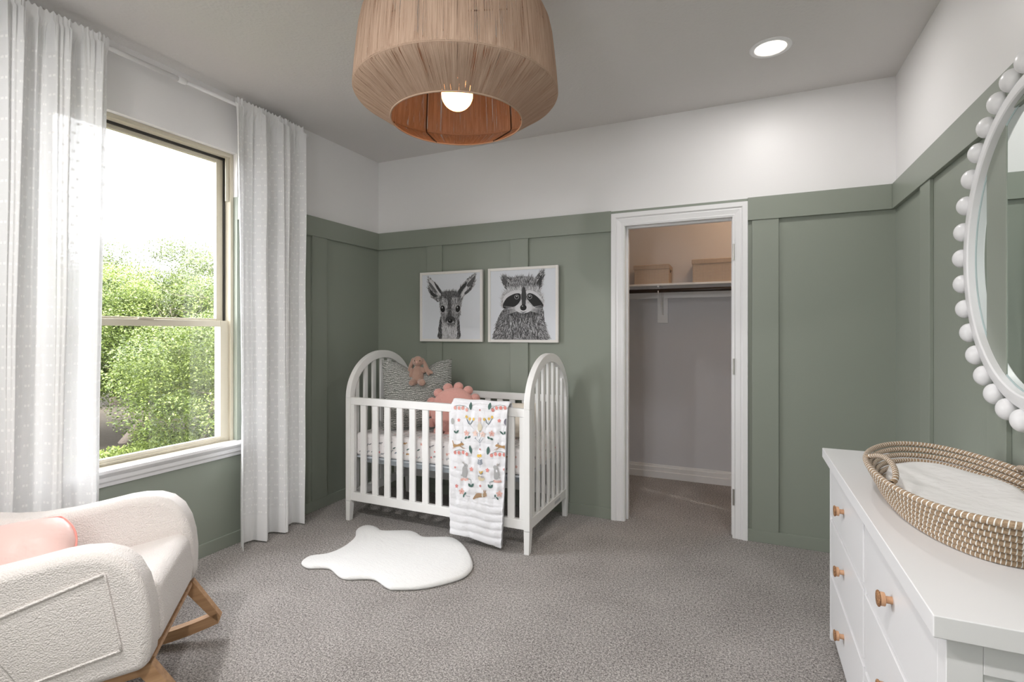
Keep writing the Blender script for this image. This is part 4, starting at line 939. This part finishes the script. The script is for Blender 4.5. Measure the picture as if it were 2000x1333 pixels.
# ---------------------------------------------------------------- round mirror with beads
MC = Vector((W, -1.594, 1.561))
mr = empty('round_mirror', (W-0.0005, MC.y, MC.z), label='round mirror in a white frame ringed with white wooden beads above the dresser', cat='mirror')
mb = MB(); mb.lathe([(0.452, 0.001), (0.452, -0.034), (0.456, -0.038), (0.485, -0.038), (0.493, -0.033), (0.494, 0.001)], (0, 0, 0), 128, 'x', cap=False)
mb.build('frame', mLacquer, mr, smooth=False, bevel=0.001)
MB().lathe([(0.4515, 0.0), (0.4515, -0.012)], (0, 0, 0), 128, 'x').build('mirror_glass', mMirror, mr, fixn=True)
mb = MB(); mb.lathe([(0.4518, -0.0122), (0.4518, -0.0145), (0.4470, -0.0124), (0.4470, -0.0122)], (0, 0, 0), 128, 'x', cap=False); mb.build('bevel_edge', mMirrorEdge, mr)
for k in range(34):
    a = 2*PI*(k+0.15)/34; MB().ball((-0.029, 0.5265*math.cos(a), 0.5265*math.sin(a)), (0.0285, 0.0345, 0.0345), 20, 14).build('bead', mLacquer, mr, smooth=True)

# ---------------------------------------------------------------- dresser
DXF, DXB, DY0, DY1, DT = 3.180, 3.600, -2.372, -0.985, 0.800
dr = empty('dresser', (3.39, -1.68, 0), label='white six-drawer dresser with cork-faced knobs along the right wall', cat='dresser')
def Dp(mb, name, m=mLacquer, parent=dr, bevel=0.0015, **kw): return P_(mb, name, m, parent, bevel=bevel, **kw)
Dp(MB().box(DXF-0.025, DXB+0.008, DY0-0.024, DY1+0.023, 0.760, DT), 'top', bevel=0.0025)
mb = MB(); mb.box(DXF+0.020, DXB, DY0+0.006, DY1-0.006, 0.030, 0.760); Dp(mb, 'carcass')
for (y0, y1) in ((DY0, DY0+0.046), (DY1-0.022, DY1)):
    for x0, x1 in ((DXF, DXF+0.052), (DXB-0.052, DXB)):
        Dp(MB().box(x0, x1, y0, y1, 0.0, 0.7598), 'post')
ymid = -1.668
Dp(MB().box(DXF+0.006, DXF+0.03, ymid-0.010, ymid+0.010, 0.03, 0.7597), 'center_stile')
for yb, s_ in ((DY0, 1), (DY1, -1)):
    ya, yc = (yb, yb+0.0062) if s_ > 0 else (yb-0.0062, yb)
    Dp(MB().box(DXF+0.0522, DXB-0.0522, ya, yc, 0.700, 0.7597), 'side_rail'); Dp(MB().box(DXF+0.0522, DXB-0.0522, ya, yc, 0.03, 0.10), 'side_rail')
rows = [(0.530, 0.742), (0.297, 0.513), (0.062, 0.280)]
for z in (0.5215, 0.2885, 0.046, 0.751): 
    for y0, y1 in ((DY0+0.0462, ymid-0.0102), (ymid+0.0102, DY1-0.0222)):
        Dp(MB().box(DXF+0.006, DXF+0.03, y0, y1, z-0.0085 if z < 0.7 else z-0.009, z+0.0085 if z < 0.7 else z+0.0085), 'drawer_rail', bevel=0.001)
kz = [0.642, 0.420, 0.185]
for ci, (y0, y1) in enumerate(((ymid+0.0125, DY1-0.0245), (DY0+0.0485, ymid-0.0125))):
    for ri, (z0, z1) in enumerate(rows):
        yc = (-1.322, -2.0)[ci]; zc = kz[ri]
        dw = P_(MB().box(DXF+0.0005, DXF+0.0199, y0, y1, z0+0.003, z1-0.003), 'drawer', mLacquer, dr, bevel=0.0015)
        kn = MB(); kn.lathe([(0.0095, 0.004), (0.0085, -0.006), (0.0085, -0.013), (0.0155, -0.0145), (0.0165, -0.016), (0.0165, -0.025)], (DXF, yc, zc), 28, 'x'); ko = kn.build('knob', mBeech, dw, smooth=False, bevel=0.0006, angle=30)
        fk = MB(); fk.lathe([(0.0167, -0.0255), (0.0190, -0.0262), (0.0195, -0.0290), (0.017, -0.0310), (0.001, -0.0315)], (DXF, yc, zc), 28, 'x'); fo = fk.build('knob_face', mCork, dw, smooth=True); fo['label'] = 'rust-brown woven knob face'

# ---------------------------------------------------------------- changing basket and pad
BC = Vector((3.388, -1.752, DT))
def oval(a, sx, sy, n_=2.15):
    c, s_ = math.cos(a), math.sin(a); return (sx*math.copysign(abs(c)**(2/n_), c), sy*math.copysign(abs(s_)**(2/n_), s_))
bsk = empty('changing_basket', BC, label='oval seagrass changing basket with white stitching on the white dresser', cat='basket')
mb = MB(); NR = 7; rr = 0.0082
for k in range(NR):
    sx = 0.152+0.0075*k+0.004*(1 if k > 0 else 0); sy = 0.345+0.0125*k; n = 220; P = []
    for i in range(n):
        a = 2*PI*i/n; x, y = oval(a, sx, sy); x2, y2 = oval(a+0.01, sx, sy); t = Vector((x2-x, y2-y, 0)).normalized(); nn = Vector((t.y, -t.x, 0))
        lift = 0.010*(k/6)*(math.sin(a)**4)
        P.append([tuple(Vector((x, y, 0.0092+k*0.0152+lift))+(nn*math.cos(b)+Vector((0, 0, 1))*math.sin(b))*rr) for b in [PI*1.0+2*PI*j/10 for j in range(10)]])
    uf = lambda i, j, k=k: (i/n*140, k*2+min(0.999, max(0.001, j/10*1.0)))
    mb.grid(P, uvf=uf, cu=True, cv=True)
mb.build('coiled_wall', mGrass, bsk, smooth=True)
mb = MB(); n = 90; mb.add([(*oval(2*PI*i/n, 0.150, 0.345), 0.001) for i in range(n)]+[(*oval(2*PI*i/n, 0.150, 0.345), 0.012) for i in range(n)], [list(range(n)), list(range(n, 2*n))[::-1]]+[(i, (i+1) % n, n+(i+1) % n, n+i) for i in range(n)])
mb.build('base', mGrass, bsk)
def handle(sgn):
    mb = MB(); P = []; pts = []
    sx, sy = 0.152+0.0075*6+0.004, 0.345+0.0125*6
    for k in range(29):
        t = k/28; a = (PI if sgn < 0 else 0)+(t-0.5)*0.70+0.02*sgn; x, y = oval(a, sx-0.004, sy-0.004); inw = 0.038*math.sin(PI*t)**0.6
        pts.append(Vector((x-sgn*inw, y, 0.0092+6*0.0152+0.004+0.026*math.sin(PI*t)**0.7)))
    N = len(pts)
    for i, p in enumerate(pts):
        a_, b_ = pts[max(0, i-1)], pts[min(N-1, i+1)]; t = (b_-a_).normalized(); u = t.cross(Vector((0, 0, 1))).normalized(); v = t.cross(u)
        P.append([tuple(p+(u*math.cos(2*PI*j/10)+v*math.sin(2*PI*j/10))*0.0075) for j in range(10)])
    mb.grid(P, uvf=lambda i, j: (i*0.8, min(0.999, max(0.001, j/10))), cv=True); mb.build('handle', mGrass, bsk, smooth=True)
handle(1); handle(-1)
mb = MB(); n = 72; rings = []
for q, z in ((0.955, 0.016), (0.985, 0.030), (0.985, 0.052), (0.95, 0.068), (0.85, 0.074), (0.6, 0.070), (0.3, 0.066)):
    rings.append([(x, y, z+0.0045*mnoise.noise(Vector((x*11, y*7, 2)))+0.004*math.sin(y*26+x*40)*(1 if q < 0.96 else 0.2)*math.exp(-((y-0.12)/0.2)**2)) for x, y in [oval(2*PI*i/n, 0.153*q, 0.352*q) for i in range(n)]])
mb.grid([list(c) for c in zip(*rings)], cu=True); mb.add(rings[-1], [list(range(n))]); mb.add(rings[0], [list(range(n))])
pad = mb.build('changing_pad', mMuslin, smooth=True, loc=BC); weld(pad)
tag(pad, 'white muslin-covered pad lying inside the seagrass basket', 'changing pad')

# ---------------------------------------------------------------- rocking armchair
CM = Vector((0.95, -2.30, 0.26)); PHI = math.radians(44.7); TH = math.radians(8)
ch = empty('rocking_armchair', label='ivory boucle rocking armchair with oak rockers below the window', cat='armchair')
MCH = Matrix.Translation(CM) @ Matrix.Rotation(PHI, 4, 'Z') @ Matrix.Rotation(-TH, 4, 'Y') @ Matrix.Translation((0, 0, -0.25))
ch.matrix_world = MCH
ZB = 0.25
armp = [(-0.022, 0.0), (-0.008, 0.025), (0.002, 0.07), (0.011, 0.13), (0.014, 0.20), (0.008, 0.265), (-0.010, 0.322), (-0.042, 0.364), (-0.085, 0.389), (-0.14, 0.401), (-0.19, 0.404), (-0.28, 0.400), (-0.38, 0.398), (-0.48, 0.405), (-0.56, 0.42), (-0.64, 0.445), (-0.70, 0.458), (-0.75, 0.452), (-0.785, 0.42), (-0.80, 0.36), (-0.80, 0.25), (-0.78, 0.12), (-0.755, 0.04), (-0.72, 0.0)]
def armpart(y0, y1):
    mb = MB(); mb.prism([(x, z+ZB) for x, z in armp], 'y', y0, y1)
    o = mb.build('arm', mBoucle, ch, bevel=0.044, seg=6, angle=50); return o
armN = armpart(-0.345, -0.225); armF = armpart(0.225, 0.345)
mb = MB(); mb.prism([(-0.66, ZB), (-0.012, ZB), (0.010, ZB+0.09), (0.012, ZB+0.232), (-0.66, ZB+0.205)], 'y', -0.240, 0.240); mb.build('seat', mBoucle, ch, bevel=0.05, seg=6, angle=40)
mb = MB(); mb.prism([(-0.60, ZB+0.05), (-0.68, ZB+0.74), (-0.72, ZB+0.78), (-0.82, ZB+0.76), (-0.84, ZB+0.70), (-0.76, ZB+0.0), (-0.62, ZB+0.0)], 'y', -0.33, 0.33); mb.build('backrest', mBoucle, ch, bevel=0.04, seg=5)
def rk(x, h=0.0): return ZB+((-0.258+0.43*(x+0.33)**2-x*math.sin(TH))/math.cos(TH))+h
for y in (-0.300, 0.262):
    mb = MB(); th_ = 0.038
    bot = [(-0.70+0.75*k/16, rk(-0.70+0.75*k/16)) for k in range(17)]; topp = [(x, z+0.044) for x, z in bot][::-1]
    mb.prism(bot+topp, 'y', y, y+th_)
    P0 = (0.066, rk(0.06)+0.02)
    mb.prism([(0.050, rk(0.045)+0.006), (0.020, rk(0.02)+0.048), (-0.070, ZB-0.0005), (-0.018, ZB-0.0005), (0.062, rk(0.05)+0.024)], 'y', y, y+th_)
    mb.prism([(-0.70, rk(-0.70)), (-0.66, rk(-0.70)+0.045), (-0.56, ZB-0.0005), (-0.615, ZB-0.0005)], 'y', y, y+th_)
    mb.prism([(-0.61, ZB-0.034), (-0.61, ZB-0.0005), (-0.015, ZB-0.0005), (-0.030, ZB-0.034)], 'y', y, y+th_)
    mb.build('rocker', mOak, ch, bevel=0.002)
MB().box(-0.055, -0.020, -0.262, 0.262, ZB-0.016, ZB-0.001).build('front_rail', mOak, ch, bevel=0.002)
MB().box(-0.600, -0.560, -0.262, 0.262, ZB-0.036, ZB-0.001).build('rear_rail', mOak, ch, bevel=0.002)
MI = MCH.inverted()
def onarm(px, py, yl):
    o_ = MI @ CAM; d_ = MI.to_3x3() @ ray(px, py); return o_+d_*((yl-o_.y)/d_.y)
pk = [onarm(*p, -0.350) for p in ((203, 1122), (236, 1272), (40, 1345), (-60, 1232))]
mb = MB(); n = 10; P = []
c4 = pk
for i in range(n+1):
    row = []
    for j in range(n+1):
        u, v = i/n, j/n; p = (c4[3]*(1-u)+c4[0]*u)*(1-v)+(c4[2]*(1-u)+c4[1]*u)*v; b = 0.004*(math.sin(PI*u)*math.sin(PI*v))**0.4 if 0 < i < n and 0 < j < n else 0
        row.append((p.x, -0.3455-0.003-b, p.z))
    P.append(row)
mb.grid(P); mb.build('pocket', mBoucle, armN, smooth=True)
mb = MB(); mb.tube([(c4[3]*(1-t)+c4[0]*t).xz[:1]+(-0.351,)+((c4[3]*(1-t)+c4[0]*t).z,) for t in [k/12 for k in range(13)]], 0.0045, 8); mb.build('pocket_hem', mBoucle, armN, smooth=True)
mb = MB(); mb.tube([((c4[0]*(1-t)+c4[1]*t).x, -0.3490, (c4[0]*(1-t)+c4[1]*t).z) for t in [k/12 for k in range(13)]], 0.0035, 8); mb.build('pocket_hem', mBoucle, armN, smooth=True)
mb = MB(); mb.tube([((c4[2]*(1-t)+c4[1]*t).x, -0.3490, (c4[2]*(1-t)+c4[1]*t).z) for t in [k/12 for k in range(13)]], 0.0035, 8); mb.build('pocket_hem', mBoucle, armN, smooth=True)
# pink lumbar cushion
CW_, CH_ = 0.46, 0.27
def lum(u, v): return (u*CW_/2*(1-0.26*abs(v)**2.4), v*CH_/2*(1-0.06*abs(u)**3))
mb = MB(); n = 30
for sd in (1, -1):
    mb.grid([[(*lum(-1+2*i/n, -1+2*j/n), sd*0.085*max(0, (1-abs(-1+2*i/n)**3)*(1-abs(-1+2*j/n)**2.2))**0.5+0.004*mnoise.noise(Vector((i*0.2, j*0.2, sd)))) for j in range(n+1)] for i in range(n+1)])
lc = mb.build('lumbar_cushion', mPinkSatin, smooth=True); weld(lc, 0.012)
tag(lc, 'blush pink satin cushion with coral piping lying in the ivory armchair', 'cushion')
ax = MCH.to_3x3(); Mc = basis(lc, ax @ Vector((1, 0, -0.02)), ax @ Vector((0, 0.62, 0.78)), MCH @ Vector((-0.525, 0.05, ZB+0.318)))
pts = [(*lum(1, -1+2*k/24), 0) for k in range(25)]+[(*lum(1-2*k/24, 1), 0) for k in range(1, 25)]+[(*lum(-1, 1-2*k/24), 0) for k in range(1, 25)]+[(*lum(-1+2*k/24, -1), 0) for k in range(1, 24)]
mb = MB(); mb.tube(pts, 0.0035, 8, closed=True); mb.build('piping', mPinkPipe, lc, smooth=True)['label'] = 'coral piped seam'

# ---------------------------------------------------------------- outdoors
GZ = -1.15
def ground_h(x, y): return GZ+0.12*mnoise.noise(Vector((x*0.2, y*0.2, 0)))+max(0, (-x-14))*0.02
mb = MB(); P = [[(-0.31-i*1.6, -22+j*1.6, ground_h(-0.31-i*1.6, -22+j*1.6)) for j in range(34)] for i in range(28)]
mb.grid(P); struct('ground', mb, mGround, smooth=True)
def cards(pos, size, nrm_bias, rnd):
    n = len(pos); nrm = np.random.normal(size=(n, 3)); nrm[:, 2] = np.abs(nrm[:, 2])+nrm_bias; nrm /= np.linalg.norm(nrm, axis=1)[:, None]
    a = np.random.normal(size=(n, 3)); u = np.cross(nrm, a); u /= np.linalg.norm(u, axis=1)[:, None]; v = np.cross(nrm, u)
    s = (size*np.random.uniform(0.6, 1.3, n))[:, None]; u *= s; v *= s*0.5
    V = np.stack([pos-u, pos+v+nrm*s*0.12, pos+u, pos-v+nrm*s*0.12], 1).reshape(-1, 3)
    me = bpy.data.meshes.new('leaves'); me.vertices.add(4*n); me.vertices.foreach_set('co', V.astype(np.float32).ravel())
    me.loops.add(4*n); me.loops.foreach_set('vertex_index', np.arange(4*n, dtype=np.int32)); me.polygons.add(n)
    me.polygons.foreach_set('loop_start', np.arange(0, 4*n, 4, dtype=np.int32)); me.update(calc_edges=True)
    at = me.attributes.new('rnd', 'FLOAT', 'FACE'); at.data.foreach_set('value', rnd.astype(np.float32)); me.validate(); return me
def branch(mb, p, d_, L, r_, depth, rng):
    pts = [p]; rad = [r_]; cur = Vector(p); dd = Vector(d_).normalized()
    for k in range(6):
        dd = (dd+Vector((rng.gauss(0, .22), rng.gauss(0, .22), rng.gauss(0.03, .14)))).normalized(); cur = cur+dd*L/6; pts.append(cur.copy()); rad.append(r_*(1-0.11*(k+1)))
    mb.tube(pts, rad, 7 if depth > 1 else 5)
    if depth > 0:
        for k in range(3 if depth > 1 else 4):
            i = rng.randint(3, 6); e = (dd+Vector((rng.gauss(0, .8), rng.gauss(0, .8), rng.gauss(0.15, .4)))).normalized(); branch(mb, pts[i], e, L*rng.uniform(.5, .8), rad[i]*0.62, depth-1, rng)
def tree(px, dep, h, rx, n, leaf, label, seed, mat, low=0.15, lean=(0.1, 0), bot=0.25, grp=None):
    rng = random.Random(seed); np.random.seed(seed)
    p = CAM+(FW+RT*((px-1000)/FPX))*dep; g = ground_h(p.x, p.y); base = Vector((p.x, p.y, g-0.05))
    t = empty('oak_tree', base, label=label, cat='tree', group=grp)
    mb = MB(); branch(mb, Vector((0, 0, 0)), (lean[0], lean[1], 1), h*0.55, h*0.024+0.03, 3, rng); mb.build('trunk', mBark, t, smooth=True)
    nc = 46; cl = []
    while len(cl) < nc:
        q = np.random.uniform(-1, 1, 3)
        if np.linalg.norm(q) > 1 or np.linalg.norm(q) < 0.35: continue
        cl.append((q[0]*rx, q[1]*rx, h*(bot+(1-bot)*0.5)+q[2]*h*(1-bot)*0.5))
    cl = np.array(cl); cr_ = np.random.uniform(0.28, 0.52, nc)*rx*0.75
    idx = np.random.randint(0, nc, n); dirs = np.random.normal(size=(n, 3)); dirs /= np.linalg.norm(dirs, axis=1)[:, None]
    rad = np.random.uniform(0.35, 1.05, n)**0.6; pos = cl[idx]+dirs*(cr_[idx]*rad)[:, None]*np.array([1, 1, 0.8])
    pos[:, 2] = np.maximum(pos[:, 2], 0.15)
    rnd = np.clip(np.random.normal(0.45, 0.2, n)+np.random.normal(0, 0.12, nc)[idx], 0, 1)
    me = cards(pos, leaf, 0.8, rnd); link('foliage', me, mat, t)
L1 = mLeafNear; L2 = mLeafFar
tree(240, 11.2, 3.6, 1.7, 71400, 0.025, 'near oak with a dark leaning trunk straight out of the window', 3, L1, lean=(0.30, 0.25), bot=0.42)
tree(385, 9.6, 2.7, 1.4, 63000, 0.024, 'bright bushy oak low at the right edge of the window view', 4, L1, bot=0.10)
tree(170, 10.8, 3.5, 1.7, 54600, 0.026, 'oak seen behind the edge of the near sheer curtain', 5, L1, bot=0.30)
tree(330, 12.4, 3.9, 2.0, 67200, 0.028, 'mid-distance oak behind the near leaning-trunk oak', 6, L1, bot=0.20)
tree(450, 12.0, 4.0, 1.9, 42000, 0.028, 'oak standing behind the right window jamb', 7, L1, bot=0.15)
tree(70, 12.0, 4.0, 2.1, 42000, 0.031, 'oak seen only faintly through the near sheer curtain', 8, L1, bot=0.15)
tree(225, 17.0, 5.2, 2.3, 46200, 0.037, 'pale oak crown against the sky at the left of the window', 9, L2, bot=0.2)
tree(320, 18.5, 6.0, 2.2, 50400, 0.037, 'tallest pale oak crown against the sky mid-window', 10, L2, bot=0.2)
tree(400, 17.5, 5.0, 2.1, 42000, 0.037, 'pale oak crown against the sky at the right of the window', 11, L2, bot=0.2)
tree(110, 18.0, 5.6, 2.6, 29400, 0.043, 'pale oak crown behind the near sheer curtain', 12, L2, bot=0.2)
tree(520, 18.0, 5.6, 2.6, 21000, 0.043, 'pale oak crown behind the far sheer curtain', 13, L2, bot=0.2)
# grass under the window view
np.random.seed(3); n = 60000
gx = -3.4-np.random.uniform(0, 1, n)*5.2; gy = -4.0+np.random.uniform(0, 1, n)*9
pos = np.stack([gx, gy, np.full(n, GZ)+np.random.uniform(0.0, 0.16, n)], 1)
me = cards(pos, 0.045, -0.3, np.clip(np.random.normal(0.7, 0.2, n), 0, 1)); o = link('grass', me, mLeafNear); tag(o, 'sunlit green grass and low weeds beneath the oaks', 'grass', kind='stuff')
